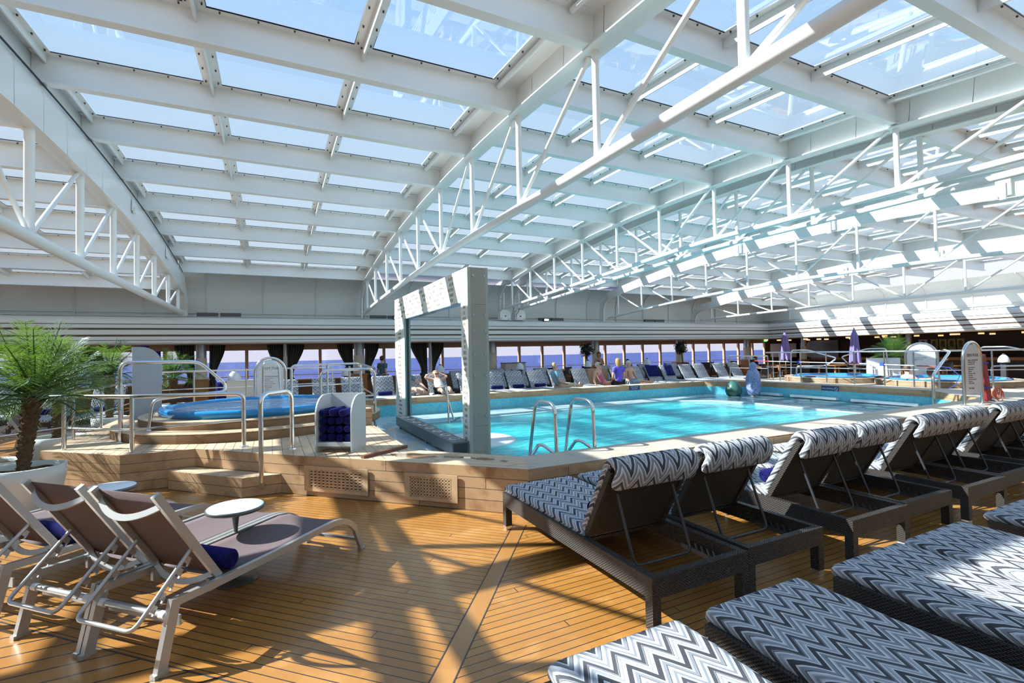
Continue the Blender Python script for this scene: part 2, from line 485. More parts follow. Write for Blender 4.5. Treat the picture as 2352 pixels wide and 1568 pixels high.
def deep_water(name):
    m, n, out = nt(name); co = coords(n)
    mp = nd(n, 'ShaderNodeMapping'); mp.inputs['Scale'].default_value = (.6, 1.6, 1); lk(n, co, mp.inputs[0]); v = mp.outputs[0]
    h1 = noise(n, v, 1.7, 4, .55, 1.4); h2 = noise(n, v, 7.0, 3, .5, .8)
    c = mixc(n, ramp_v(n, M(n, 'ADD', M(n, 'MULTIPLY', h1, .6), M(n, 'MULTIPLY', h2, .4)), .40, .62), (.012,.37,.46), (.06,.66,.70))
    p = princ(n, out, c, .05, 0, .5)
    p.inputs['IOR'].default_value = 1.33
    p.inputs['Subsurface Weight'].default_value = 1.0; p.inputs['Subsurface Radius'].default_value = (.25, 1.0, 1.1); p.inputs['Subsurface Scale'].default_value = 3.5
    b = bump(n, p, M(n, 'ADD', h1, M(n, 'MULTIPLY', h2, .4)), .45, .10)
    return m
WATER = deep_water('turquoise_pool_water')
# ================================================================== SETTING
YF, YW = 18.5, 21.0            # fascia plane, window plane
XR = 25.4                      # fascia plane on the bar side
# ---- deck
m0 = (0.725, 2.33); dx, dy = .6036, .7973
nx_, ny_ = dy, -dx             # normal pointing right of the board
c0 = nx_*m0[0] + ny_*m0[1]
RECT = [(-16, -5), (36, -5), (36, 24), (-16, 24)]
fl = MB()
def flat(mb, poly, z, ang, vs=1.0):
    c, s_ = math.cos(ang), math.sin(ang)
    if len(poly) > 2:
        mb.add([(x, y, z) for x, y in poly], [tuple(range(len(poly)))], False, [[(x*c+y*s_, (-x*s_+y*c)*vs) for x, y in poly]])
hw = .06
PARTS = [[(-16,-5),(36,-5),(36,4.5),(-16,4.5)], [(-16,4.5),(1.5,4.5),(1.5,12.95),(-16,12.95)], [(14.8,4.5),(36,4.5),(36,12.95),(14.8,12.95)], [(-16,12.95),(36,12.95),(36,24),(-16,24)], [(1.5,4.5),(2.4,4.5),(2.4,5.2),(1.5,5.2)]]
for RC in PARTS:
    right = clip(RC, -nx_, -ny_, -(c0+hw)); left = clip(RC, nx_, ny_, c0-hw)
    flat(fl, right, 0, 0)
    flat(fl, clip(left, 1, 1, 2.63), 0, 0, .5)
    flat(fl, clip(clip(left, -1, -1, -2.63), 1, 1, 6.6), 0, -PI/4)
    flat(fl, clip(left, -1, -1, -6.6), 0, 0)
struct(fl, 'floor', DECK)
mb = MB(); mb.bar((-6, 8.63, .001), (.55, 2.08, .001), .009, .002); struct(mb, 'floor_caulking_line', CHR)
mb = MB(); bd = clip(clip(PARTS[0], nx_, ny_, c0+hw), -nx_, -ny_, -(c0-hw))
flat(mb, bd, 0, math.atan2(dy, dx)); o = struct(mb, 'floor_margin_board', BOARD)
mb = MB()
for sgn in (-1, 1):
    a = (m0[0]+nx_*hw*sgn - dx*4, m0[1]+ny_*hw*sgn - dy*4, .0012); b = (m0[0]+nx_*hw*sgn+dx*2.2, m0[1]+ny_*hw*sgn+dy*2.2, .0012)
    mb.bar(a, b, .007, .002)
struct(mb, 'floor_caulking_line', CHR)

# ---- sea
m, n, out = nt('sea_water')
co = coords(n)
h = noise(n, co, .02, 8, .7); h2 = noise(n, co, .12, 4, .6)
c = mixc(n, ramp_v(n, M(n, 'ADD', M(n, 'MULTIPLY', h, .5), M(n, 'MULTIPLY', h2, .5)), .4, .62), (.022,.036,.14), (.05,.075,.23))
p = princ(n, out, c, .6, 0, .2)
mb = MB(); mb.add([(-4500, 23.5, -25), (6000, 23.5, -25), (6000, 3600, -25), (-4500, 3600, -25)], [(0,1,2,3)])
sea = mb.build('sea', m, label='blue sea stretching to the horizon beyond the windows', category='sea', kind='stuff')

# ---- window wall
def window(i, x0, x1, z0, z1):
    t = MB(); w = .11
    t.bx(x0-w/2, x0+w/2, YW-.06, YW+.06, z0, z1)
    if x1 > 28: t.bx(x1-w/2, x1+w/2, YW-.06, YW+.06, z0, z1)
    t.bx(x0+w/2, x1-w/2, YW-.05, YW+.05, z1-.05, z1)
    t.bx(x0+w/2, x1-w/2, YW-.05, YW+.05, z0, z0+.05)
    o = struct(t, 'window_%d' % i, MULL)
    g = MB(); g.bx(x0+w/2, x1-w/2, YW-.005, YW+.005, z0+.05, z1-.05)
    g.build('window_pane', GLASSW, o)
    g = MB(); g.tube([(x0+w/2, YW-.12, .90), (x1-w/2, YW-.12, .90)], .018, 6)
    g.build('hand_rail', MULL, o)
xs = [-15.9, -13.4, -10.9, -8.4, -5.9, -3.4, -.85, 1.74, 4.27, 6.85, 9.45] + [10.72+1.275*k for k in range(14)] + [28.45]
for i in range(len(xs)-1):
    window(i+1, xs[i], xs[i+1], .5 if xs[i] > 19 else .68, 1.93)
mb = MB(); mb.bx(-16, 28.5, YW-.1, YW+.08, 1.93, 2.12); struct(mb, 'trim_1', MULL)
mb = MB(); mb.bx(-16, 19.5, YW-.08, YW+.1, 0, .68); mb.bx(19.5, 28.5, YW-.08, YW+.1, 0, .5); struct(mb, 'wall_far', plain('dark_teak_panel', (.13,.07,.04), .5))
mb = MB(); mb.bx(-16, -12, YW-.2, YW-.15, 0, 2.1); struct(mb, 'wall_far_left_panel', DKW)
# ceiling of the side galleries
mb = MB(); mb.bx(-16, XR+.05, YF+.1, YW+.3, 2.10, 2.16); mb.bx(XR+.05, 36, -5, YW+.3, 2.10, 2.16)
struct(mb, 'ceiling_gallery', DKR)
# bar side room
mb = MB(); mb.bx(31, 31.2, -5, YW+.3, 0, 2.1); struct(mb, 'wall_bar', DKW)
mb = MB(); mb.bx(28.45, 31, YW-.05, YW+.1, 0, 2.1); struct(mb, 'wall_bar_end', plain('pale_brown_wall', (.24,.17,.13), .6))
mb = MB(); mb.bx(-16, 36, -2.6, -2.4, 0, 2.1); struct(mb, 'wall_near', plain('cream_wall', (.45,.40,.33), .6))
mb = MB(); mb.bx(-16.1, -15.9, -5, YW, 0, 4.5); struct(mb, 'wall_left', WG)

# ---- rounded fascia all round: profile (outward p, z)
def fprof(s):   # s = +1: face looks towards -p
    pts = []
    for k in range(7):
        a = PI/2 - PI*.5*k/6; pts.append((-.20*math.cos(PI/2-a if False else a)*s*0 + (-.16*math.sin((PI/2)*k/6))*s, 2.74+.20*math.cos((PI/2)*k/6)))
    pts += [(-.16*s, 2.70)]
    for z0, z1 in ((2.705,2.685),(2.58,2.52),(2.375,2.315),(2.21,2.19)):
        pts += [(-.16*s, z0), (-.135*s, z0), (-.135*s, z1), (-.16*s, z1)]
    pts += [(-.16*s, 2.15), (-.14*s, 2.10), (-.09*s, 2.075), (0, 2.07), (.12*s, 2.07), (.12*s, 2.94)]
    return pts
GR = ((2.705,2.685),(2.58,2.52),(2.375,2.315),(2.21,2.19))
def fascia(name, axis, p, a, b, s):
    f = MB(); f.extr([(p+q, z) for q, z in fprof(s)], axis, a, b)
    o = struct(f, name, FAS)
    for k, (z0, z1) in enumerate(GR):
        g = MB(); e = sorted((p-.1375*s, p-.12*s))
        if axis == 'x': g.bx(min(a, b), max(a, b), e[0], e[1], z1, z0)
        else: g.bx(e[0], e[1], min(a, b), max(a, b), z1, z0)
        g.build('groove_stripe', BRN, o)
    # thin grey strip along the top
    g = MB()
    if axis == 'x': g.bx(a, b, p+.0, p+.10, 2.94, 2.965)
    else: g.bx(p+.0, p+.10, a, b, 2.94, 2.965)
    g.build('cable_tray', BRUSH, o)
fascia('trim_2', 'x', YF, -16, XR+.12, 1)
fascia('trim_3', 'y', XR, -2.4, YF, 1)
fascia('trim_4', 'x', -1.5, -16, XR, -1)

# ---- coved upper walls
def cove(name, axis, p, a, b, s, mat, zt, ribs):
    prof = [(p+.8*s, 2.95), (p+.8*s, 3.62)]
    for k in range(1, 9):
        t = (PI/2)*k/8; prof.append((p+.8*s-.85*s*(1-math.cos(t)), 3.62+(zt-3.62)*math.sin(t)))
    c = MB(); n = len(prof)
    for i in range(n-1):
        q0, q1 = prof[i], prof[i+1]
        vs = [(a, q0[0], q0[1]), (b, q0[0], q0[1]), (b, q1[0], q1[1]), (a, q1[0], q1[1])]
        if axis == 'y': vs = [(y, x, z) for x, y, z in vs]
        c.add(vs, [(0,1,2,3)], True)
    if axis == 'x': c.bx(a, b, min(p, p+.85*s), max(p, p+.85*s), 2.93, 2.95)
    else: c.bx(min(p, p+.85*s), max(p, p+.85*s), a, b, 2.93, 2.95)
    o = struct(c, name, mat)
    for x in ribs:
        r = MB()
        for i in range(n-1):
            q0, q1 = prof[i], prof[i+1]
            A = (x, q0[0]-.02*s, q0[1]); B = (x, q1[0]-.02*s, q1[1]-.01)
            if axis == 'y': A = (A[1], A[0], A[2]); B = (B[1], B[0], B[2])
            r.bar(A, B, .03, .05, up=(0,1,0) if axis == 'x' else (1,0,0))
        r.build('cove_rib', mat, o)
    r = MB()
    if axis == 'x': r.bx(a, b, p+.74*s, p+.79*s, 3.12, 3.145)
    else: r.bx(p+.74*s, p+.79*s, a, b, 3.12, 3.145)
    r.build('cove_rail', mat, o)
cove('wall_far_cove', 'x', YF, -16, XR+.8, 1, WG, 4.42, [-14+1.72*k for k in range(23)])
cove('wall_right_cove', 'y', XR, -2.3, YF+.8, 1, W, 4.25, [-1.5+1.6*k for k in range(13)])
cove('wall_near_cove', 'x', -1.5, -16, XR, -1, WG, 4.42, [-13+2.6*k for k in range(14)])

# ---- roof
YB = [-1.1, .62, 2.33, 4.08, 5.84, 7.56, 9.25, 10.94, 12.64, 14.33, 16.08, 17.65]
def zb(y): return 4.92 - .0085*(y-8.8)**2
BAYS = [(-15.9, -8.2, -.95), (-8.2, -2.53, -.55), (-2.53, 3.04, 0), (3.04, 8.75, .28), (9.45, 14.1, .22), (14.1, 20.0, -.05), (20.0, 26.1, -.36)]
BOLT = plain('dark_bolt', (.05,.045,.04), .5)
SEAL = plain('black_glazing_seal', (.02,.025,.04), .5)
for bi, (xa, xb, dz) in enumerate(BAYS):
    root = bpy.data.objects.new('ceiling', None); COL.objects.link(root); root['kind'] = 'structure'
    near_ = bi in (2, 3)
    for y in YB:
        z = zb(y)+dz
        b = MB(); zt = .33
        b.bx(xa+.02, xb-.02, y-.012, y+.012, z, z+zt); b.bx(xa+.02, xb-.02, y-.06, y+.06, z-.012, z+.008)
        b.bx(xa+.02, xb-.02, y-.115, y+.115, z+zt, z+zt+.015)
        b.build('roof_beam', W, root)
        if bi in (1, 2, 3, 4) and 0 < y:
            k = MB(); L = xb-xa
            nb = int(L/.36)
            for j in range(nb):
                x = xa+.3+(L-.6)*j/(nb-1)
                for s_ in (-1, 1):
                    k.box((x, y+s_*.085, z+zt-.008), (.016, .016, .018))
            k.build('bolt_row', BOLT, root)
    L = xb-xa
    pw = [xa+.20, xa+.20+(L-.60)/3, xa+.20+2*(L-.60)/3, xb-.40]
    for i in range(len(YB)-1):
        y0, y1 = YB[i], YB[i+1]; z0, z1 = zb(y0)+dz+.345, zb(y1)+dz+.345
        # opaque strips next to the trusses
        s_ = MB()
        for (u0, u1) in ((xa, pw[0]), (pw[3], xb)):
            s_.add([(u0, y0, z0+.004), (u1, y0, z0+.004), (u1, y1, z1+.004), (u0, y1, z1+.004)], [(0,1,2,3)])
        s_.build('roof_plate', W, root)
        t = MB()
        for x in (pw[1], pw[2]):
            t.bar((x, y0+.1, z0-.008), (x, y1-.1, z1-.008), .21, .012)
            t.bar((x, y0+.02, z0-.075), (x, y1-.02, z1-.075), .02, .13)
        t.bar((pw[0]-.03, y0+.1, z0-.008), (pw[0]-.03, y1-.1, z1-.008), .1, .012)
        t.bar((pw[0]-.05, y0+.02, z0-.06), (pw[0]-.05, y1-.02, z1-.06), .02, .10)
        t.bar((pw[3]+.03, y0+.1, z0-.008), (pw[3]+.03, y1-.1, z1-.008), .1, .012)
        t.tube([(pw[3]+.09, y0+.06, z0-.06), (pw[3]+.09, y1-.06, z1-.06)], .035, 8)
        t.build('glazing_bar', W, root)
        if near_:
            k = MB(); nb = 5
            for x in (pw[0]-.01, pw[1]-.07, pw[1]+.07, pw[2]-.07, pw[2]+.07, pw[3]+.02):
                for j in range(nb):
                    q = (j+.5)/nb; k.box((x, y0+(y1-y0)*q, z0+(z1-z0)*q-.022), (.016, .016, .02))
            k.build('bolt_row', BOLT, root)
        for j in range(3):
            u0, u1 = pw[j]+(.0 if j == 0 else .1), pw[j+1]-(.0 if j == 2 else .1)
            q0 = .11/(y1-y0); za, zc = z0+(z1-z0)*q0, z1-(z1-z0)*q0
            g = MB(); g.add([(u0, y0+.11, za), (u1, y0+.11, za), (u1, y1-.11, zc), (u0, y1-.11, zc)], [(0,1,2,3)])
            g.build('roof_pane', GLASSR, root)
            if near_ or bi == 1:
                e = MB(); e.bar((u0, y1-.112, zc-.004), (u1, y1-.112, zc-.004), .006, .012); e.bar((u0+.003, y0+.11, za-.004), (u0+.003, y1-.11, zc-.004), .006, .012)
                e.bar((u1-.003, y0+.11, za-.004), (u1-.003, y1-.11, zc-.004), .006, .012); e.build('glazing_seal', SEAL, root)
    # end plate between last beam and the cove
    e = MB(); ye = 18.5; e.add([(xa, YB[-1], zb(YB[-1])+dz+.345), (xb, YB[-1], zb(YB[-1])+dz+.345), (xb, 19.3, 4.55+min(dz,0)*.3), (xa, 19.3, 4.55+min(dz,0)*.3)], [(0,1,2,3)])
    e.build('roof_plate', W, root)
e = MB(); e.add([(8.75, -1.1, 5.45-.8), (9.45, -1.1, 4.65), (9.45, 9, 5.52), (8.75, 9, 5.52)], [(0,1,2,3)]); e.add([(8.75, 9, 5.52), (9.45, 9, 5.52), (9.45, 19.3, 4.7), (8.75, 19.3, 4.7)], [(0,1,2,3)])
struct(e, 'ceiling_gap_plate', W)
for x, lo, hi in ((-8.2, -.62, -.2), (-2.53, -.05, .36), (8.75, .55, .66), (9.45, .5, .66), (14.1, -.02, .60), (20.0, -.42, .33)):
    e = MB()
    for i in range(len(YB)-1):
        y0, y1 = YB[i], YB[i+1]
        e.add([(x, y0, zb(y0)+lo), (x, y1, zb(y1)+lo), (x, y1, zb(y1)+hi), (x, y0, zb(y0)+hi)], [(0,1,2,3)])
        e.add([(x+.012, y0, zb(y0)+lo), (x+.012, y1, zb(y1)+lo), (x+.012, y1, zb(y1)+hi), (x+.012, y0, zb(y0)+hi)], [(3,2,1,0)])
    struct(e, 'ceiling_upstand', W)
e = MB(); P_ = [(-2.40, y, zb(y)-.03) for y in [2+.6*k for k in range(27)]]; e.tube(P_, .012, 6); struct(e, 'ceiling_black_seal', SEAL)
for i, y in enumerate((11.8, 15.2)):
    e = MB(); e.bar((-2.41, y-.12, zb(y)-.22), (-2.41, y+.12, zb(y)-.24), .02, .22, up=(0,0,1)); e.bar((-2.38, y-.12, zb(y)-.32), (-2.38, y+.02, zb(y)-.33), .04, .10)
    single(e, 'girder_gusset', W, 'white angular gusset plate on the left girder, %s one' % ('nearer', 'farther')[i], 'bracket')

# ---- trusses
def chord_path(fn, ya, yb, n=26): return [(ya+(yb-ya)*i/n, fn(ya+(yb-ya)*i/n)) for i in range(n+1)]
def truss(label, x, top, bot, gw, gh, ends='tube', rt=.065, rv=.04, rd=.028, ctr=9.25, girder='box', ylo=-1.4, grp=None, side=0):
    t = thing('roof_truss', label, 'truss', (x, 0, 0), 0, None)
    P = chord_path(top, ylo, 18.2)
    g = MB()
    for i in range(len(P)-1):
        g.bar((0, P[i][0], P[i][1]+gh/2), (0, P[i+1][0]+.005, P[i+1][1]+gh/2), gw, gh)
    if girder == 'flange':
        for i in range(len(P)-1):
            g.bar((0, P[i][0], P[i][1]), (0, P[i+1][0], P[i+1][1]), .24, .016)
    if ends == 'curve':
        r = .75; zc = P[-1][1]+gh/2-r
        a = []
        for k in range(8):
            th = PI/2*k/7; a.append((0, 18.2+r*math.sin(th)*.9, zc+r*math.cos(th)))
        a.append((0, 18.2+r*.9, 2.97))
        for i in range(len(a)-1): g.bar(a[i], a[i+1], gw, gh, up=(0,.7,.7))
    else:
        g.bar((0, 18.2, P[-1][1]+gh/2), (0, 18.85, P[-1][1]-.25), gw*.9, gh*.8); g.bar((0, 18.85, P[-1][1]-.25), (0, 18.95, 3.0), gw*.8, gh*.5, up=(0,1,0))
    g.build('top_girder', W, t)
    b = MB(); b.tube([(0, y, z) for y, z in chord_path(bot, ylo, 18.35)], rt, 14); b.build('bottom_chord', W, t)
    ys = [y for y in YB if y > 0]
    for y in ys:
        v = MB(); v.tube([(0, y, bot(y)), (0, y, top(y)+.02)], rv, 10); v.build('vertical_strut', W, t)
    for i in range(len(ys)-1):
        y0, y1 = ys[i], ys[i+1]
        v = MB()
        if y1 <= ctr+.2: v.tube([(0, y0+.10, top(y0)), (0, y1-.06, bot(y1)+rt*.8)], rd, 8)
        else: v.tube([(0, y1-.10, top(y1)), (0, y0+.06, bot(y0)+rt*.8)], rd, 8)
        v.build('diagonal_strut', W, t)
    return t
truss('white roof truss left of the near bay with square top girder above the palms', -2.53, lambda y: zb(y)-.56, lambda y: 3.06, .20, .54, ctr=7.6, rt=.075, rv=.05)
truss('large white tube truss sweeping over the stone arch in the middle', 3.04, lambda y: zb(y)-.02, lambda y: 3.56-(.0028*(y-6)**2 if y > 6 else 0), .05, .64, girder='flange')
cb = lambda y: 4.0-(.053*(y-8) if y > 8 else 0)
truss('nearer white truss of the double pair beyond the stone arch', 8.75, lambda y: zb(y)+.24, cb, .05, .40, girder='flange', rt=.055)
truss('farther white truss of the double pair beyond the stone arch', 9.45, lambda y: zb(y)+.24, cb, .05, .40, girder='flange', rt=.055)
truss('white truss with round-cornered girder right of the double pair', 14.1, lambda y: 4.80-.0080*(y-8.2)**2, lambda y: 3.6-.005*(y-8.5)**2, .07, .34, ends='curve', rt=.05, rv=.035)
truss('farthest white truss with round-cornered girder before the sunlit end wall', 20.0, lambda y: 4.36-.0080*(y-8.2)**2, lambda y: 3.24-.0016*(y-8.5)**2, .07, .34, ends='curve', rt=.05, rv=.035)
truss('leftmost white roof truss half out of frame', -8.2, lambda y: zb(y)-1.0, lambda y: 2.9, .2, .5, rt=.07)
# girder clamps on the right trusses, pipes under the double pair
for x, dzf in ((14.1, 0), (20.0, -.44)):
    for y in (4.6, 8.2, 11.2):
        zc = 4.80-.0080*(y-8.2)**2+dzf
        mb = MB(); mb.bx(x-.12, x-.02, y-.12, y+.12, zc+.02, zc+.36); mb.bx(x-.16, x-.1, y-.05, y+.05, zc-.06, zc+.3)
        single(mb, 'girder_clamp', W, 'white bracket on the %s girder, %s one' % ('nearer round-cornered' if x < 15 else 'farther round-cornered', {4.6:'nearest', 8.2:'middle', 11.2:'farthest'}[y]), 'bracket')
mb = MB()
mb.tube([(9.1, y, cb(y)-.10) for y in [1+.5*k for k in range(34)]], .05, 8)
single(mb, 'ceiling_pipe', W, 'long white pipe slung between the double trusses', 'pipe')
for k, x in enumerate((8.75, 9.45)):
    t = thing('truss_motor_box', 'white bolted wheel housing under the %s of the double trusses' % ('left' if k == 0 else 'right'), 'housing', (x, 18.45, 2.965))
    b = MB(); pr = [(-.24, 0), (.24, 0), (.24, .30), (.14, .42), (-.14, .42), (-.24, .30)]
    n = len(pr); vs = [(a, -.13, z) for a, z in pr]+[(a, .13, z) for a, z in pr]
    b.add(vs, [tuple(range(n)), tuple(range(n, 2*n))[::-1]]+[(i, n+i, n+(i+1) % n, (i+1) % n) for i in range(n)])
    b.bx(-.26, .26, -.15, .15, .29, .32); b.build('housing', W, t)
    for s_ in (-1, 1):
        w = MB(); w.tube([(s_*.18, -.13, .05), (s_*.18, -.16, .05)], .035, 10); w.build('wheel', BRUSH, t)
    w = MB(); w.tube([(0, -.13, .16), (0, -.155, .16)], .028, 10); w.build('axle_cap', BOLT, t)
    w = MB(); w.tube([(0, 0, .42), (0, -.0, 1.15)], .035, 8); w.tube([(0, .0, .95), (.0, .45, .95)], .02, 6); w.build('hanger', W, t)
    if k == 1:
        w = MB(); w.tube([(-.05, -.15, .5), (-.12, -.2, .35), (-.24, -.2, .2), (-.2, -.16, .12)], .012, 6); w.build('cable', CHR, t)
# speakers, floodlights on the ledge
def sx(px): return px
for k, (x, lab) in enumerate(((-1.55, 'left of the far ledge'), (3.95, 'behind the stone arch'), (11.2, 'right of the motor boxes'), (17.2, 'rightmost on the far ledge'))):
    t = thing('ledge_speaker', 'long dark grey loudspeaker pair on the ledge, %s' % lab, 'speaker', (x, 18.75, 2.97))
    for s_ in (-1, 1):
        b = MB(); b.box((s_*.33, 0, .07), (.60, .12, .13)); b.build('speaker_box', plain('dark_grey_speaker', (.09,.10,.11), .6), t)
LAMPE = emit('floodlight_glow', (1, .92, .85), 6)
for x, lab in ((4.25, 'seen through the stone arch'), (10.75, 'right of the motor boxes')):
    t = thing('flood_light', 'small lit floodlight on the fascia edge, %s' % lab, 'light', (x, 18.42, 2.955))
    b = MB(); b.box((0, 0, .04), (.26, .1, .12), rx=.2); b.build('lamp_body', CHR, t)
    b = MB(); b.box((0, -.055, .035), (.20, .01, .08), rx=.2); b.build('lamp_lens', LAMPE, t)
# gallery columns and curtains
def column(x, y, r, label, base=True, ztop=2.1):
    t = thing('column', label, 'column', (x, y, 0))
    b = MB(); b.lathe([(r, .0), (r, 1.62)], n=24); b.build('shaft', STONEL if r > .1 else WG, t)
    b = MB(); b.lathe([(r*.93, 1.62), (r*.93, ztop)], n=24); b.build('capital', BRUSH, t)
    if base:
        b = MB(); b.box((0, 0, .43), (r*2.5, r*2.5, .86)); b.box((0, 0, .87), (r*2.8, r*2.8, .05)); b.build('wood_base', OAK, t)
for x, r, lab in ((-2.2, .17, 'pale column with wood base behind the left palms'), (.45, .07, 'thin pale post between curtains behind the hot tub sign'), (3.1, .21, 'stout pale column between curtains left of the stone arch'),
                  (6.0, .07, 'thin pale post between curtains inside the stone arch'), (8.85, .20, 'stout pale column just right of the stone arch'), (14.5, .20, 'pale column behind the left ficus tree'),
                  (20.1, .21, 'pale column beside the right ficus tree'), (25.55, .22, 'rightmost pale column of the window gallery')):
    column(x, 20.0, r, lab, r > .1)
column(26.6, 12.2, .13, 'sunlit round column in front of the framed pictures')
column(27.2, 17.6, .15, 'round column in front of the bar shutter')
def curtain(x, w0, lean, label):
    """hanging curtain gathered at 0.85 m"""
    nu, nv = 34, 14; vs = []; 
    for j in range(nv+1):
        z = 2.08 - 1.45*j/nv; g = 1-.62*math.sin(min(1, j/(nv*.85))*PI/2)**2 if j < nv*.85 else .38+.25*(j/nv-.85)/.15
        for i in range(nu+1):
            q = i/nu-.5
            vs.append((lean*(1-g)*w0*.55 + q*w0*g, .05*math.sin(i*1.25)*(.4+.6*g)+.02*math.sin(i*.5+j*.3), z))
    fs = []; uv = []
    for j in range(nv):
        for i in range(nu):
            fs.append((j*(nu+1)+i, j*(nu+1)+i+1, (j+1)*(nu+1)+i+1, (j+1)*(nu+1)+i))
            uv.append([(i/nu*.9, 0), ((i+1)/nu*.9, 0), ((i+1)/nu*.9, 1), (i/nu*.9, 1)])
    mb = MB(); mb.add(vs, fs, True, uv)
    o = single(mb, 'curtain', CURT, label, 'curtain', None, (x, 20.45, 0))
    sd = o.modifiers.new('thick', 'SOLIDIFY'); sd.thickness = .012
for x, w0, ln, lab in ((.12, .56, 1, 'dark striped curtain left of the thin post behind the hot tub sign'), (.82, .62, -1, 'dark striped curtain right of the thin post behind the hot tub sign'),
    (2.62, .60, 1, 'dark striped curtain left of the stout column'), (3.68, .55, -1, 'dark striped curtain right of the stout column'),
    (5.62, .7, 1, 'dark striped curtain left of the thin post inside the arch'), (6.42, .6, -1, 'dark striped curtain right of the thin post inside the arch'),
    (8.38, .45, 1, 'dark striped curtain just right of the near stone pillar'), (-2.75, .6, 1, 'dark striped curtain left of the column behind the white cabinet'), (-1.75, .5, -1, 'dark striped curtain right of the column behind the white cabinet'),
    (-5.4, .8, 1, 'dark curtain behind the palms, right one of the left pair'), (-6.6, .8, -1, 'dark curtain behind the palms, left one of the left pair')):
    curtain(x, w0, ln, lab)
# ================================================================== POOL AND PLATFORMS
# outlines (metres)
OUT = [(2.25,4.26),(11.8,4.08),(13.6,4.06)]
near_out = [(2.25,4.26),(14.6,4.14)]
inner = [(2.48,4.82),(13.2,4.85),(14.62,6.3),(14.75,11.0),(13.6,12.42),(2.3,12.9),(1.5,12.95)]
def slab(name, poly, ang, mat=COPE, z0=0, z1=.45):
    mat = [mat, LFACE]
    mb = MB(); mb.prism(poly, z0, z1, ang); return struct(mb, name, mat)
slab('pool_surround_near', [(2.25,4.26),(13.4,4.10),(13.2,4.85),(2.48,4.82)], 0, COPE)
slab('pool_surround_chamfer', [(2.25,4.26),(2.48,4.82),(1.5,5.86),(1.06,5.45)], -PI/4, LEDGE)
slab('pool_surround_corner', [(13.4,4.10),(15.6,4.9),(15.6,6.3),(14.62,6.3),(13.2,4.85)], PI/4, COPE)
slab('pool_surround_end', [(14.62,6.3),(15.6,6.3),(15.6,11.0),(14.75,11.0)], PI/2, COPE)
slab('pool_surround_far_corner', [(14.75,11.0),(15.6,11.0),(15.6,13.0),(13.6,12.95),(13.6,12.42)], 3*PI/4, COPE)
slab('pool_surround_far', [(13.6,12.42),(13.6,12.95),(1.5,13.45),(1.5,12.95)], 0, COPE)
slab('platform_far_tubs', [(15.6,4.9),(21.0,4.9),(21.0,12.2),(15.6,12.2)], 0, COPE, 0, .44)
# front facing boards of the near ledge use the varnished, shade-darkened teak
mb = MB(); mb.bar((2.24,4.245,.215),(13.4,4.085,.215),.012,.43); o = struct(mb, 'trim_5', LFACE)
# left platform
PLAT = [(-2.7,8.4),(-1.66,7.43),(-.89,7.43),(.1,6.40),(1.06,5.45),(1.5,5.86),(1.5,13.45),(-2.7,13.45)]
slab('platform_hot_tub', PLAT, PI/2, LEDGE)
stp = MB(); stp.prism([(-1.16,7.31),(-.32,6.41),(.09,6.41),(.0,6.5),(-.9,7.42),(-1.16,7.42)], 0, .225, -PI/4)
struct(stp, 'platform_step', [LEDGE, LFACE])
# blue pool walls (inner faces)
pw_ = MB()
def wallseg(mb, pts, z0, z1):
    d = 0
    for i in range(len(pts)-1):
        a, b = pts[i], pts[i+1]; l = math.dist(a, b)
        mb.add([(a[0],a[1],z0),(b[0],b[1],z0),(b[0],b[1],z1),(a[0],a[1],z1)], [(0,1,2,3)], False, [[(d,z0),(d+l,z0),(d+l,z1),(d,z1)]]); d += l
ii = [(2.5,4.84),(13.18,4.87),(14.6,6.32),(14.73,11.0),(13.58,12.40),(1.52,12.93),(1.52,5.88),(2.5,4.84)]
wallseg(pw_, ii, .0, .29)
# deep basin
deep = [(2.95,4.88),(12.9,4.9),(12.35,6.3),(12.35,9.6),(12.0,10.7),(11.0,11.4),(8.6,11.5),(6.0,11.2),(2.95,11.0)]
wallseg(pw_, deep + [deep[0]], -1.3, .0)
struct(pw_, 'pool_wall', POOLW)
mb = MB(); mb.add([(x, y, -1.3) for x, y in deep], [tuple(range(len(deep)))]); struct(mb, 'pool_basin_floor', BASIN)
ter = MB()
for poly in ([(1.5,4.98),(2.95,4.88),(2.95,11.0),(1.5,12.95)],
             [(2.95,11.0),(6,11.2),(6,12.75),(1.5,12.95)], [(6,11.2),(8.6,11.5),(8.6,12.65),(6,12.75)], [(8.6,11.5),(11,11.4),(13.6,12.42),(8.6,12.65)],
             [(11,11.4),(12,10.7),(14.75,11),(13.6,12.42)], [(12,10.7),(12.35,9.6),(14.75,9.6),(14.75,11)], [(12.35,9.6),(12.35,6.3),(14.62,6.3),(14.75,9.6)], [(12.35,6.3),(12.9,4.9),(13.2,4.85),(14.62,6.3)]):
    flat(ter, poly, .0, PI/2 if poly[0][0] < 2 else 0)
struct(ter, 'pool_terrace', TERR)
lip = MB(); lip.tube([(x, y, .0) for x, y in deep], .03, 6, closed=True); struct(lip, 'pool_lip', plain('pale_blue_lip', (.55,.75,.78), .3))
dc_ = [(x+(7.6-x)*.004, y+(8.1-y)*.004) for x, y in deep]; wt = MB(); wt.prism(dc_, -1.25, .012)
wt.build('pool_water', WATER, kind='stuff', label='rippling turquoise water filling the deep part of the pool', category='water')
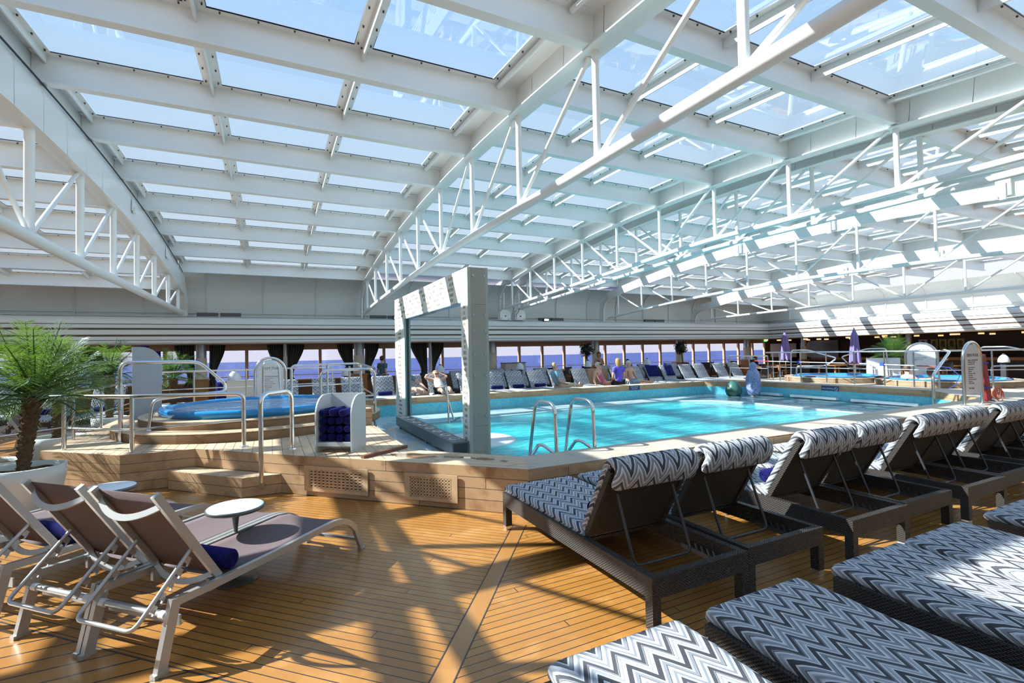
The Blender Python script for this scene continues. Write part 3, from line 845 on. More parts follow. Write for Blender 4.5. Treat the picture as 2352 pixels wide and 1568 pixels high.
# thin film of water on the shallow terrace
FILM = water('shallow_water', (.80,.95,.98), (.45,.72,.82), .22, 2.2, .45)
fm = MB()
for poly in ([(12.35,9.6),(12.35,6.3),(14.62,6.3),(14.75,9.6)], [(12,10.7),(12.35,9.6),(14.75,9.6),(14.75,11)], [(12.35,6.3),(12.9,4.9),(13.2,4.85),(14.62,6.3)], [(11,11.4),(12,10.7),(14.75,11),(13.6,12.42)]):
    flat(fm, poly, .022, 0)
fm.build('shallow_water', FILM, kind='stuff', label='thin clear water over the shallow shelf around the statue end', category='water')
# white seat edge under water on the end wall
for k, (a, b) in enumerate((((14.60,6.5),(14.62,8.1)), ((14.63,8.5),(14.65,9.9)), ((14.66,10.25),(14.68,10.95)))):
    mb = MB(); mb.bar((a[0], a[1], .075), (b[0], b[1], .075), .22, .07)
    single(mb, 'overflow_ledge', plain('white_overflow', (.75,.85,.86), .3), 'white overflow ledge along the end wall of the pool, %s' % ('nearest the camera' if k == 0 else ('middle one' if k == 1 else 'behind the penguin')), 'ledge')
# round white shelf
mb = MB(); mb.lathe([(0.01, -.5), (.78, -.5), (.78, .015), (.72, .035), (0.01, .035)], (3.30, 8.35, 0), 40, cap=False)
single(mb, 'round_shelf', plain('white_shelf', (.70,.76,.76), .3, 0, .1), 'round white shelf in the pool behind the near stone pillar', 'shelf')

# ---- stone arch
a = thing('stone_arch', 'tall pale stone arch with engraved words standing in the pool edge', 'arch', (2.74, 7.10, 0))
D, Lh, H = .36, 5.0, 2.95
def slabs(mb, y0, y1, z0, z1): mb.bx(0, .36, y0, y1, z0, z1)
mb = MB(); mb.bx(0, .345, 0, .30, 0, H); mb.build('near_pillar', STONEL, a, label='near pillar with bolted end slabs')
mb = MB(); mb.bx(0, .14, Lh-.95, Lh, .12, H); mb.bx(.02, .12, Lh-.8, Lh-.1, 0, .12); mb.build('far_pillar', STONEL, a)
mb = MB(); mb.bx(0, .16, .30, Lh-.95, H-.52, H); mb.build('lintel', STONEL, a)
mb = MB()
for z0, z1 in ((.02, .46), (.47, 1.42), (1.43, 2.36), (2.37, 2.945)):
    mb.bx(.055, .305, -.014, -.0, z0, z1)
mb.build('end_slab', STONE, a)
mb = MB(); mb.bx(0, .055, -.012, 0, 0, H); mb.bx(.305, .345, -.012, 0, 0, H); mb.build('edge_strip', plain('stone_edge', (.40,.38,.32), .5), a)
for zz in (.62, 1.25, 1.58, 1.95, 2.2, 2.82):
    for xx in (.09, .28):
        mb = MB(); mb.tube([(xx, -.014, zz), (xx, -.026, zz)], .019, 12); mb.build('bolt', BRUSH, a)
mb = MB(); mb.bx(.045, .095, Lh-.97, Lh-.945, .2, H-.52); mb.build('reveal_channel', CHR, a)
mb = MB(); mb.bx(.0, .16, .30, Lh-.95, H-.535, H-.52); mb.bx(.10, .14, Lh-.965, Lh-.95, .2, H-.52); mb.bx(.0, .04, Lh-.965, Lh-.95, .2, H-.52); mb.build('inner_lining', plain('green_grey_glass_edge', (.25,.33,.30), .2), a)
rot = (PI/2, 0, -PI/2)
ENG = plain('faint_engraving', (.26,.245,.19), .7)
wl = ['WATER', 'ACQUA', 'VODA', 'AGUA', 'MARE', 'AQUA', 'MIZU', 'NERO', 'WASSER', 'VESI', 'VATTEN', 'EAU', 'AMANZI', 'VIZ', 'WAI', 'MAYIM', 'SU', 'NATURA']
k = 0
for j in range(5):
    y = .62
    row = H-.085-.092*j
    while y < Lh-.5:
        w = wl[(k*7+j*3) % len(wl)]; k += 1
        if y < 1.0 or True: text(w, .075, ENG, a, (-.002, y+.03*len(w), row), rot, .001)
        y += .075*len(w)+.16
col = ['AMWU', 'WAI', 'VATTEN', 'DE ZEE', 'WATER', 'APA', 'VODE', 'ACQUA', 'DAS WASSER', 'AYN  ISU', 'SHUI', 'TANE  YOU', 'VATTEN', 'TUBIG', 'TAMBER DUO', 'WATTER', 'WIRE  DYKE', 'AQUA', 'TAIPU  MULE', 'NATURA', 'SO SU DO', 'WASSER', 'MODLE  ICE', 'HOTWATER', 'AWYR SHUI', 'MULLE', 'ELMY  WAI', 'VODA', 'DAS WASSER', 'WATR  DUO']
for i, w in enumerate(col): text(w, .072, ENG, a, (-.002, Lh-.47, H-.10-.094*i), rot, .001, sx=min(1.0, 7.5/len(w)))
near = ['WAI', 'ICE', 'AQUA', 'MER', 'SU', 'EAU', 'APA', 'VIZ', 'UISCE', 'AGUA', 'VODA', 'MIZU', 'SHUI', 'WAI', 'WATER', 'ACQUA', 'MULLE', 'TUBIG', 'VESI', 'LAKE', 'ICE', 'NERO', 'SU', 'EAU', 'APA', 'MER']
for i, w in enumerate(near): text(w, .072, ENG, a, (-.002, .15, H-.62-.09*i), rot, .001, sx=.75)
# water trough below the arch
t = thing('water_trough', 'long dark steel fountain trough with round nozzles under the arch', 'trough', (2.46, 7.12, 0))
mb = MB(); mb.bx(0, .27, 0, 3.75, .05, .24); mb.build('trough_body', plain('dark_steel_plate', (.17,.18,.19), .42, .7, .1), t)
mb = MB(); mb.bx(.02, .25, -.004, 0, .07, .22); mb.build('end_grille', CHR, t)
mb = MB()
for y in (.4, 1.5, 2.6, 3.5): mb.bx(.02, .08, y, y+.05, 0, .05)
mb.build('foot', BRUSH, t)
for i in range(8):
    mb = MB(); y = .3+i*.45
    mb.tube([(.135+.085*math.cos(q*PI/10), y+.085*math.sin(q*PI/10), .243) for q in range(20)], .008, 6, closed=True); mb.tube([(.135, y, .24), (.135, y, .262)], .03, 10)
    mb.build('nozzle', STEEL, t)
WJ = glass('clear_water_jet', (.9,.95,.97), 1.0)
for i in (1, 2):
    mb = MB(); y = 7.42+i*.45
    mb.tube([(2.595, y, .24), (2.597, y, .34), (2.6, y+.01, .42)], [.018, .012, .004], 8); mb.sphere((2.60, y, .26), .03, 8, 6)
    single(mb, 'water_jet', WJ, 'small bubbling water jet on the fountain trough, %s' % ('nearer one' if i == 1 else 'farther one'), 'water jet')
# ---- ledge vents (45 degree face)
def vent(s0, z0, w, h, label):
    ax = Vector((1, -1, 0)).normalized(); o = Vector((3.25, 3.25, 0)) + ax*s0
    t = thing('vent_grille', label, 'vent', (o.x, o.y, z0), -PI/4)
    y = -.018   # local -y faces the camera
    m = MB(); nx, nz = 13, 6; mw = .075; mh = .045
    xs_ = [mw + (w-2*mw)*i/nx for i in range(nx+1)]; zs_ = [mh + (h-2*mh)*i/nz for i in range(nz+1)]
    cw = (w-2*mw)/nx; ch = (h-2*mh)/nz; b = .019
    m.bx(0, w, y, y+.011, 0, mh-.006); m.bx(0, w, y, y+.011, h-mh+.006, h); m.bx(0, mw-.006, y, y+.011, mh-.006, h-mh+.006); m.bx(w-mw+.006, w, y, y+.011, mh-.006, h-mh+.006)
    for i in range(nx+1): m.bx(xs_[i]-b/2, xs_[i]+b/2, y, y+.011, mh-.006, h-mh+.006)
    for i in range(nz+1): m.bx(mw-.006, w-mw+.006, y, y+.011, zs_[i]-b/2, zs_[i]+b/2)
    m.build('lattice', plain('vent_wood', (.52,.35,.20), .5, 0, .15, 8), t)
    m = MB(); m.bx(.02, w-.02, y+.012, y+.016, .02, h-.02); m.build('dark_backing', CHR, t)
vent(-4.12, .06, .86, .285, 'wooden vent grille in the pool ledge, left one beside the step')
vent(-2.80, .065, .62, .28, 'wooden vent grille in the pool ledge, right one nearer the wicker loungers')
# reddish wet board lying on the ledge corner
mb = MB(); mb.bar((.90, 5.66, .466), (1.48, 6.02, .470), .05, .035)
single(mb, 'threshold_strip', MAHOG, 'dark reddish wooden strip lying on the ledge beside the towel shelf', 'strip')
m, n, out = nt('wet_teak_stain'); c = mixc(n, noise(n, coords(n), 4, 4), (.16,.07,.03), (.35,.18,.08)); princ(n, out, c, .12)
for k, (cx_, cy_, r1, r2) in enumerate(((1.44, 5.53, .34, .11), (1.80, 5.20, .12, .06), (2.06, 4.93, .11, .06), (1.93, 5.08, .10, .045), (2.2, 4.72, .05, .03))):
    mb = MB(); rr = random.Random(k+4); q = []
    for i in range(22):
        a_ = 2*PI*i/22; j_ = .75+.45*rr.random(); u_, v_ = r1*j_*math.cos(a_), r2*j_*math.sin(a_)
        q.append((cx_+(u_+v_)*.7071, cy_+(-u_+v_)*.7071))
    mb.add([(x, y, .4515) for x, y in q], [tuple(range(22))])
    single(mb, 'wet_patch', m, ['large reddish wet patch on the ledge beside the wooden strip', 'left small wet patch on the ledge before the near pillar', 'middle wet patch on the ledge before the near pillar', 'small wet patch nearest the large patch', 'tiny wet spot closest to the ledge corner'][k], 'wet patch')
# signs on the pool edge
t = thing('depth_plate', 'small navy depth plate on the far pool edge before the sunbathers', 'sign', (10.6, 12.555, .37), R(-2.5))
mb = MB(); mb.box((0, -.006, 0), (.42, .012, .14)); mb.build('plate', plain('navy_plate', (.012,.035,.13), .4), t)
text('POOL DEPTH', .05, SIGNW, t, (0, -.014, .028), (PI/2, 0, 0), .001); text('1.8M  5.9FT', .05, SIGNW, t, (0, -.014, -.032), (PI/2, 0, 0), .001)
t = thing('depth_plate', 'navy plate on the end wall of the pool below the railing', 'sign', (14.69, 8.75, .35), -PI/2)
mb = MB(); mb.box((0, -.006, 0), (.50, .012, .16)); mb.build('plate', bpy.data.materials['navy_plate'], t)
text('NO DIVING', .062, SIGNW, t, (-.06, -.014, 0), (PI/2, 0, 0), .001)
mb = MB(); mb.tube([(.17+.045*math.cos(q*PI/8), -.014, .045*math.sin(q*PI/8)) for q in range(16)], .006, 6, closed=True); mb.tube([(.145, -.014, .02), (.195, -.014, -.02)], .006, 6); mb.build('round_symbol', SIGNW, t)

# ================================================================== HOT TUBS
def hot_tub(name, label, c, rt, steps, zr, zbse, rimw=.16):
    t = thing(name, label, 'hot tub', (c[0], c[1], 0))
    for i, (r, z0, z1) in enumerate(steps):
        mb = MB(); n = 64; vs = []; fs = []; uv = []
        ri = rt-.05
        mb.lathe([(r, z0), (r, z1-.012), (r-.012, z1)], n=n, cap=False)
        q = MB(); 
        for k in range(n):
            a0, a1 = 2*PI*k/n, 2*PI*(k+1)/n
            mb.add([(r*math.cos(a0), r*math.sin(a0), z0), (r*math.cos(a1), r*math.sin(a1), z0), (r*math.cos(a1), r*math.sin(a1), z1), (r*math.cos(a0), r*math.sin(a0), z1)], [(0,1,2,3)], True, [[(a0*r, z0), (a1*r, z0), (a1*r, z1), (a0*r, z1)]])
            mb.add([(ri*math.cos(a0), ri*math.sin(a0), z1), (r*math.cos(a0), r*math.sin(a0), z1), (r*math.cos(a1), r*math.sin(a1), z1), (ri*math.cos(a1), ri*math.sin(a1), z1)], [(0,1,2,3)], False, [[(a0*r, 0), (a0*r, r-ri), (a1*r, r-ri), (a1*r, 0)]])
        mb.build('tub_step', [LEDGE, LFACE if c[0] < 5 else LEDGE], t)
    mb = MB(); zt = zr
    mb.lathe([(rt-.02, steps[-1][2]-.01), (rt+.02, steps[-1][2]+.01), (rt+.035, zt-.03), (rt+.015, zt), (rt-rimw*.5, zt+.008), (rt-rimw, zt-.01), (rt-rimw-.02, zt-.06), (rt-rimw-.03, zt-.3)], n=64, cap=False)
    mb.build('tub_rim', BLUE, t)
    mb = MB(); mb.lathe([(.001, zt-.045), (rt-rimw-.015, zt-.045)], n=48, cap=False); mb.build('bubbling_water', SPAW, t)
    return t
hot_tub('hot_tub', 'round hot tub with blue rim and two pale wooden steps on the left platform', (-.20, 9.78), 1.44, [(2.06, .45, .58), (1.72, .58, .70)], .815, .45)
hot_tub('hot_tub', 'small far hot tub beyond the railing, left one', (17.0, 9.95), 1.22, [(1.5, .44, .60)], .635, .44, .10)
hot_tub('hot_tub', 'far hot tub with two bathers beyond the railing', (17.35, 7.1), 1.35, [(1.65, .44, .60)], .635, .44, .10)

# ================================================================== RAILS AND LADDERS
STAIR = [('rail_tube', [(12.2, 5.2, .1), (12.2, 5.2, .95), (13.3, 5.35, 1.42), (15.4, 6.3, 1.44)], .028, .12), ('rail_tube', [(12.75, 5.3, 1.18), (13.1, 5.4, 1.22), (15.3, 6.2, 1.20)], .022, .1)]
def rail(name, label, paths, loc=(0,0,0), mat=STEEL, cat='handrail', flanges=()):
    t = thing(name, label, cat, loc)
    for nm, pts, r, fr in paths:
        mb = MB(); mb.tube(fillet(pts, fr, 6) if fr else pts, r, 12); mb.build(nm, mat, t)
    for f in flanges:
        mb = MB(); mb.lathe([(.05, 0), (.05, .012), (.02, .016)], f, 16); mb.build('floor_flange', mat, t)
    return t
# near ladder
for nm, x0, lab in (('pool_ladder_rail', 2.93, 'steel pool ladder rail, left one of the near pair'), ('pool_ladder_rail', 3.46, 'steel pool ladder rail, right one of the near pair')):
    rail(nm, lab, [('grab_rail', [(x0, 4.84, .45), (x0, 4.86, 1.0), (x0-.02, 5.28, 1.0), (x0-.05, 5.55, -.25)], .022, .14),
                   ('lower_hoop', [(x0-.03, 4.86, .44), (x0-.12, 5.02, .54), (x0-.1, 5.3, .30), (x0-.06, 5.5, .2)], .02, .12)], cat='ladder rail')
mb = MB(); 
for z in (-.15, -.45): mb.box((3.15, 5.2, z), (.5, .12, .03))
rail('pool_ladder_rail', 'curved steel ladder rail seen through the stone arch', [('grab_rail', [(3.64, 10.75, .0), (3.64, 10.85, .86), (3.66, 11.15, .86), (3.86, 11.0, .0)], .022, .12), ('lower_hoop', [(3.86, 11.02, .02), (3.92, 10.7, .14), (3.9, 10.5, -.1)], .018, .06)], cat='ladder rail')
# front platform railing (left)
rail('platform_handrail', 'long steel handrail bending along the front of the hot tub platform', [
    ('top_rail', [(-2.62, 8.47, 1.14), (-2.44, 8.32, 1.145), (-1.58, 7.62, 1.145), (-.33, 7.18, 1.145), (-.33, 7.22, .45)], .026, .10),
    ('mid_rail', [(-2.44, 8.32, .73), (-1.58, 7.62, .73), (-.33, 7.20, .80)], .012, 0),
    ('post', [(-1.58, 7.62, 1.14), (-1.58, 7.62, .05)], .026, 0), ('post', [(-2.44, 8.32, 1.14), (-2.44, 8.32, .05)], .026, 0),
    ('wall_stub', [(-1.58, 7.62, .10), (-1.55, 7.46, .10)], .022, 0), ('wall_stub', [(-1.58, 7.62, .33), (-1.55, 7.46, .33)], .022, 0),
    ('wall_stub', [(-2.44, 8.32, .10), (-2.38, 8.2, .10)], .022, 0), ('wall_stub', [(-2.44, 8.32, .33), (-2.38, 8.2, .33)], .022, 0)], flanges=[(-.33, 7.22, .45)])
rail('step_handrail', 'steel hoop handrail standing over the platform step', [
    ('hoop', [(-.12, 6.36, .16), (-.12, 6.36, 1.18), (.22, 6.72, 1.18), (.22, 6.72, .45)], .026, .13), ('wall_stub', [(-.12, 6.36, .12), (-.10, 6.42, .12)], .034, 0)], flanges=[(.22, 6.72, .45)])
rail('tub_handrail', 'tall steel handrail sloping down over the left end of the hot tub', [
    ('hoop', [(-1.92, 8.62, .45), (-1.92, 8.62, 1.57), (-1.0, 8.8, 1.56), (-.66, 8.9, 1.20), (-.66, 8.85, 1.08), (-1.56, 8.7, 1.02), (-1.60, 8.68, .58)], .026, .12)], flanges=[(-1.92, 8.62, .45), (-1.60, 8.68, .58)])
rail('tub_handrail', 'steel double hoop handrail in front of the hot tub sign', [
    ('hoop', [(-.16, 11.2, .7), (-.16, 11.2, 1.52), (.12, 11.25, 1.50), (.16, 11.3, .7)], .022, .14)])
rail('entry_railing', 'steel railing cage behind the towel shelf at the pool entry', [
    ('hoop', [(.35, 10.9, .5), (.35, 10.9, 1.43), (1.75, 11.1, 1.43), (1.75, 11.1, .45)], .024, .12),
    ('hoop', [(.75, 9.0, .5), (.75, 9.0, 1.36), (1.66, 9.0, 1.36), (1.66, 9.0, .12), (1.58, 9.0, .08)], .026, .14),
    ('top_rail', [(1.66, 9.0, 1.36), (1.75, 11.1, 1.42)], .024, 0),
    ('mid_rail', [(.75, 9.0, .86), (1.66, 9.0, .88)], .014, 0), ('mid_rail', [(1.66, 9.0, .88), (1.75, 11.1, .92)], .014, 0), ('mid_rail', [(.35, 10.9, 1.0), (1.75, 11.1, 1.0)], .014, 0),
    ('post', [(1.35, 9.9, 1.40), (1.35, 9.9, .45)], .022, 0), ('post', [(1.05, 11.0, 1.43), (1.05, 11.0, .45)], .022, 0)])
# back railing of the platform
def straight_rail(label, pts, zt, zm, posts, z0=.45, r=.022, name='platform_railing'):
    return rail(name, label, [('top_rail', [(x, y, zt) for x, y in pts], r, 0), ('mid_rail', [(x, y, zm) for x, y in pts], r*.5, 0)] +
        [('post', [(x, y, zt), (x, y, z0)], r*.9, 0) for x, y in posts])
straight_rail('steel railing along the back of the hot tub platform', [(-2.55, 13.2), (-.5, 13.3), (1.4, 13.35)], 1.32, .92, [(-2.55, 13.2), (-1.6, 13.23), (-.55, 13.28), (.45, 13.3), (1.4, 13.35)])
straight_rail('steel railing down the left side of the hot tub platform', [(-2.62, 9.3), (-2.62, 13.1)], 1.15, .72, [(-2.62, 9.3), (-2.62, 10.6), (-2.62, 11.9), (-2.62, 13.1)])
rail('side_railing', 'thin steel railing sloping away to the left behind the potted palms', [('top_rail', [(-2.6, 9.2, 1.1), (-5.5, 9.6, .75)], .018, 0), ('mid_rail', [(-2.6, 9.2, .66), (-5.5, 9.4, .35)], .012, 0)])
# end railing
pts = [(15.45, y) for y in (11.1, 10.12, 9.3, 8.5, 7.7, 7.0, 6.45)]
straight_rail('long steel railing along the end of the pool holding the rescue pole', [(15.45, 11.35), (15.45, 6.4)], 1.42, .92, pts + [(15.45, 10.85)])
straight_rail('lower steel railing behind the penguin statue', [(15.5, 12.9), (15.6, 11.4)], 1.30, .86, [(15.5, 12.9), (15.55, 12.1), (15.6, 11.4)], z0=.0)
rail('pool_stair_rail', 'steel rail stepping down to the near right corner of the pool', STAIR)
straight_rail('steel railing from the pool sign to the right frame edge', [(15.45, 6.4), (17.6, 4.6)], 1.42, .92, [(16.3, 5.7), (17.6, 4.6)])
straight_rail('low steel railing at the right frame edge behind the rescue tube', [(17.8, 5.2), (22, 3.6)], 1.22, .85, [(17.8, 5.2), (19.5, 4.5)], z0=0)
rail('exit_handrail', 'short steel hoop handrail at the right frame edge', [('hoop', [(15.55, 4.75, .1), (15.55, 4.8, 1.12), (16.6, 4.72, 1.16), (16.6, 4.68, .42)], .026, .15), ('mid_rail', [(15.55, 4.78, .75), (16.6, 4.7, .75)], .012, 0)])
for k, (cx_, cy_, lab) in enumerate(((16.4, 10.9, 'steel loop handrail at the left far tub, left end'), (18.2, 9.4, 'steel loop handrail at the left far tub, right end'), (18.8, 6.6, 'steel loop handrail at the right far tub'))):
    s_ = (1, -1, 1)[k]
    rail('tub_handrail', lab, [('hoop', [(cx_, cy_, .5), (cx_, cy_, .92), (cx_+.2, cy_-.9*s_, .95), (cx_+.3, cy_-1.2*s_, 1.2), (cx_+.2, cy_-.3*s_, 1.48), (cx_+.2, cy_+.3*s_, 1.48), (cx_+.2, cy_+.35*s_, .5)], .022, .1)])
# rescue pole
t = thing('rescue_pole', 'long white and red rescue pole tied to the end railing', 'pole', (15.38, 0, 0))
mb = MB(); mb.tube([(0, 11.2, 1.12), (0, 8.7, 1.08)], .013, 8); mb.tube([(0, 8.3, 1.075), (0, 6.9, 1.03)], .015, 8); mb.build('white_tube', SIGNW, t)
RED = plain('red_plastic', (.50,.03,.03), .4)
mb = MB(); mb.tube([(0, 11.75, 1.13), (0, 11.2, 1.12)], .013, 8); mb.tube([(0, 8.7, 1.08), (0, 8.3, 1.075)], .017, 8); mb.tube([(0, 6.9, 1.03), (0, 6.5, 1.02)], .014, 8); mb.build('red_section', RED, t)
BLT = plain('blue_strap', (.02,.06,.42), .6)
mb = MB(); mb.box((0, 10.15, 1.10), (.06, .07, .08)); mb.build('strap', BLT, t); mb = MB(); mb.box((0, 7.72, 1.06), (.07, .09, .09)); mb.build('strap', BLT, t)
mb = MB(); mb.tube([(0, 6.5, 1.02), (0, 6.2, 1.0), (0, 6.0, .8), (0, 6.1, .55), (0, 6.25, .46)], .008, 6); mb.build('hook_loop', BLT, t)
# ---- rounded rule signs
def rule_sign(name, label, loc, rz, w, h, title, lines, zt0=.13, foot=True, extra=None, boards='SIGNW', tube_r=.028):
    t = thing(name, label, 'sign', loc, rz)
    r = w/2; n = 14
    arc = [(-w/2, 0, 0)] + [(-r*math.cos(PI*i/n), 0, h-r+r*math.sin(PI*i/n)) for i in range(n+1)] + [(w/2, 0, 0)]
    mb = MB(); mb.tube(arc, tube_r, 12); mb.build('tube_frame', STEEL, t)
    ri = r-tube_r-.012
    poly = [(-ri, zt0)] + [(-ri*math.cos(PI*i/n), h-r+ri*math.sin(PI*i/n)) for i in range(n+1)] + [(ri, zt0)]
    mb = MB(); m_ = len(poly); vs = [(x, -.01, z) for x, z in poly]+[(x, .01, z) for x, z in poly]
    mb.add(vs, [tuple(range(m_)), tuple(range(m_, 2*m_))[::-1]]+[(i, m_+i, m_+(i+1) % m_, (i+1) % m_) for i in range(m_)]); mb.build('board', SIGNW, t)
    text(title, .078*w/.62, INK, t, (0, -.013, h*.79), (PI/2, 0, 0), .001)
    for s_, z, q, sc in lines: text(s_, q, INK, t, (-ri*.62, -.013, z), (PI/2, 0, 0), .0008, align='LEFT', sx=sc)
    for fx in (-w/2, w/2):
        mb = MB(); mb.lathe([(.06, 0), (.06, .01), (.03, .014)], (fx, 0, 0), 16); mb.build('floor_flange', STEEL, t)
    return t
rl = [('Swim at your own risk', .80, .05, .85), ('No lifeguard on duty', .755, .036, .9), ('Please shower first', .71, .036, .9), ('Lido pool safety rules', .63, .032, .9), ('Children must be', .585, .032, .9), ('supervised', .54, .032, .9), ('No running or pushing', .495, .032, .9),
      ('No glassware', .45, .032, .9), ('Keep deck clear', .405, .032, .9), ('Do not use the pool when', .36, .032, .9), ('the net is on', .315, .032, .9), ('No food or drinks', .27, .032, .9), ('No Diving', .16, .055, .9)]
rule_sign('pool_sign', 'arched steel framed sign reading LIDO POOL on the near coping', (11.82, 4.42, .45), R(-2), .64, 1.17, 'LIDO POOL', [(a_, .31+(b_-.16)*.82, c_*.9, d_) for a_, b_, c_, d_ in rl], .21)
rl2 = [('USE AT YOUR OWN RISK', .72, .036, .8), ('No lifeguard on duty', .68, .03, .85), ('No slippery oils', .645, .03, .85)] + [(s_, .60-.042*i, .026, .85) for i, s_ in enumerate(('Shower before entering', 'Children must be supervised', 'No diving or jumping', 'No glass near the tub', 'Limit your stay', 'Do not use alone', 'Keep hair above water', 'No food or drink', 'Leave if unwell', 'Keep cover clear', 'Thank you'))]
rule_sign('hot_tub_sign', 'arched steel framed sign reading HOT TUB behind the left hot tub', (-.03, 12.3, .45), 0, .62, 1.14, 'HOT TUB', rl2, .1)
rule_sign('hot_tub_sign', 'arched steel framed sign behind the far hot tubs', (18.9, 8.35, .44), R(-62), .80, 1.2, 'HOT TUB', [('Use at your own risk', .72, .05, .8), ('No lifeguard on duty', .66, .04, .8)], .15)
# rescue tube and rope
t = thing('rescue_tube', 'red foam rescue tube strapped upright beside the pool sign', 'rescue tube', (12.36, 4.50, .45))
mb = MB(); mb.add([], []); mb.bar((.10, .02, .92), (.26, .0, .02), .20, .08, up=(0, 1, 0)); o = mb.build('foam_tube', plain('dark_red_foam', (.26,.018,.03), .55), t)
bv = o.modifiers.new('b', 'BEVEL'); bv.width = .025; bv.segments = 3
for z, x in ((.76, .12), (.28, .215)):
    mb = MB(); mb.box((x, .01, z), (.24, .10, .03)); mb.build('strap', BLT, t)
mb = MB(); mb.tube([(.26, 0, .03), (.32, -.06, .02), (.34, -.14, -.04), (.33, -.16, -.2)], .012, 6); mb.build('cord', CHR, t)
mb = MB(); rr = random.Random(3)
for k in range(9):
    cx_, cz_, q = .24+rr.uniform(-.03,.04), .17+rr.uniform(-.03,.03), rr.uniform(.09,.15)
    mb.tube([(cx_+q*math.cos(a_*PI/9)*1.05, -.07-.01*k, cz_+q*math.sin(a_*PI/9)*.8) for a_ in range(18)], .007, 6, closed=True)
single(mb, 'rope_coil', plain('orange_rope', (.72,.20,.11), .7), 'coil of orange rope hanging on the red rescue tube', 'rope', None, (12.25, 4.42, .45))

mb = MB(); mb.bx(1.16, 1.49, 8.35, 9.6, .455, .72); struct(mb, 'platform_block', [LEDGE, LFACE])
t = thing('towel_bin', 'low white towel bin right of the far palm, behind the far tubs', 'bin', (18.4, 9.2, .44), R(-60))
mb = MB(); mb.bx(-.45, .45, -.015, .015, 0, .72); mb.bx(-.45, -.42, 0, .4, 0, .72); mb.bx(.42, .45, 0, .4, 0, .6); mb.bx(-.45, .45, .38, .4, 0, .72); mb.build('bin_body', SIGNW, t)
# ================================================================== WICKER LOUNGERS
def wicker_lounger(label, w=.75, back=True, group=None, L=1.95, hinge=1.24, blen=.58, ang=60, towel=None, hang=.07, detail=True, mesh_u=0.0):
    """local frame: foot end at y=0, head end at y=L, x across"""
    t = thing('wicker_lounger', label, 'sun lounger', (0,0,0), 0, group)
    z1, z0 = .33, .21; h = w/2
    for s_ in (-1, 1):
        mb = MB(); mb.bx(s_*h, s_*(h-.05), 0, L, z0, z1); mb.build('side_rail', WK, t)
    for y in (0, L-.05):
        mb = MB(); mb.bx(-h+.05, h-.05, y, y+.05, z0, z1); mb.build('end_rail', WK, t)
    for sx_ in (-1, 1):
        for y in (0.0, L-.06):
            mb = MB(); mb.bx(sx_*h, sx_*(h-.06), y, y+.06, .035, z0); l = mb.build('leg', WK, t)
            mb = MB(); mb.bx(sx_*(h-.002), sx_*(h-.058), y+.002, y+.058, 0, .035); mb.build('leg_cap', CAP, l)
    mb = MB(); mb.bx(-h+.05, h-.05, .05, hinge, .285, .305); mb.build('seat_panel', WK, t)
    if back:
        ca, sa = math.cos(R(ang)), math.sin(R(ang))
        b0 = (hinge+.01, .33); b1 = (b0[0]+ca*blen, b0[1]+sa*blen)
        mb = MB(); mb.bar((0, b0[0], b0[1]), (0, b1[0], b1[1]), w-.09, .022); 
        bk = mb.build('backrest', WK, t)
        for s_ in (-1, 1):
            mb = MB(); mb.bar((s_*(h-.055), b0[0], b0[1]), (s_*(h-.055), b1[0], b1[1]), .035, .04); mb.build('backrest_edge', WK, bk)
        # strut frame
        mx = .40
        p = (b0[0]+ca*mx+.02, b0[1]+sa*mx-.02); ex = .16
        mb = MB(); mb.tube(fillet([(-h+.15, p[0], p[1]), (-h+.15, p[0]+ex, .245), (h-.15, p[0]+ex, .245), (h-.15, p[0], p[1])], .05, 4), .010, 8); mb.build('back_strut', CHR, t)
        if detail:
            for s_ in (-1, 1):
                mb = MB(); x = s_*(h-.10); mb.bar((x, hinge+.25, .235), (x, L-.05, .225), .008, .03)
                for k in range(4): mb.bar((x, hinge+.40+.05*k, .24), (x, hinge+.375+.05*k, .285), .008, .012)
                mb.build('ratchet_bar', CHR, t)
    cw = w-.05
    n = 12; path = [(-.01+ (hinge+.0)*i/n, .345+.004*math.sin(i*1.1)) for i in range(n+1)]
    mb = MB(); mb.sweep(path, cw, .075, uoff=mesh_u); mb.build('seat_cushion', ZZ, t)
    mb = MB()
    if back:
        nx, nz = -sa, ca; off = .052
        c0_ = (b0[0]+nx*off, b0[1]+nz*off); pth = [(c0_[0]+ca*blen*q/8, c0_[1]+sa*blen*q/8) for q in range(0, 9)]
        e = pth[-1]
        for k in range(1, 7):
            a_ = PI*k/6; r_ = off+.006
            pth.append((e[0]-nx*r_+ (nx*math.cos(a_)+ca*math.sin(a_))*r_, e[1]-nz*r_+(nz*math.cos(a_)+sa*math.sin(a_))*r_))
        e = pth[-1]
        for k in range(1, 4): pth.append((e[0]-ca*hang*k/3-.012*k*nx*-1*0, e[1]-sa*hang*k/3))
        mb.sweep(pth, cw-.03, .065, uoff=mesh_u+.03)
        mb.build('back_cushion', ZZ, t)
    else:
        path = [(hinge+.02+(L-hinge-.04)*i/5, .345) for i in range(6)]
        mb.sweep(path, cw, .075, uoff=mesh_u); mb.build('back_cushion', ZZ, t)
    # tie strap at the foot corner
    if detail:
        mb = MB(); mb.bar((-h-.004, .10, .35), (-h-.010, .13, .20), .018, .004, up=(1,0,0)); mb.build('tie_strap', ZZ, t)
    return t
ordn = ['first', 'second', 'third', 'fourth', 'fifth', 'sixth', 'seventh', 'eighth', 'ninth', 'tenth', 'eleventh', 'twelfth', 'thirteenth', 'fourteenth', 'fifteenth', 'sixteenth']
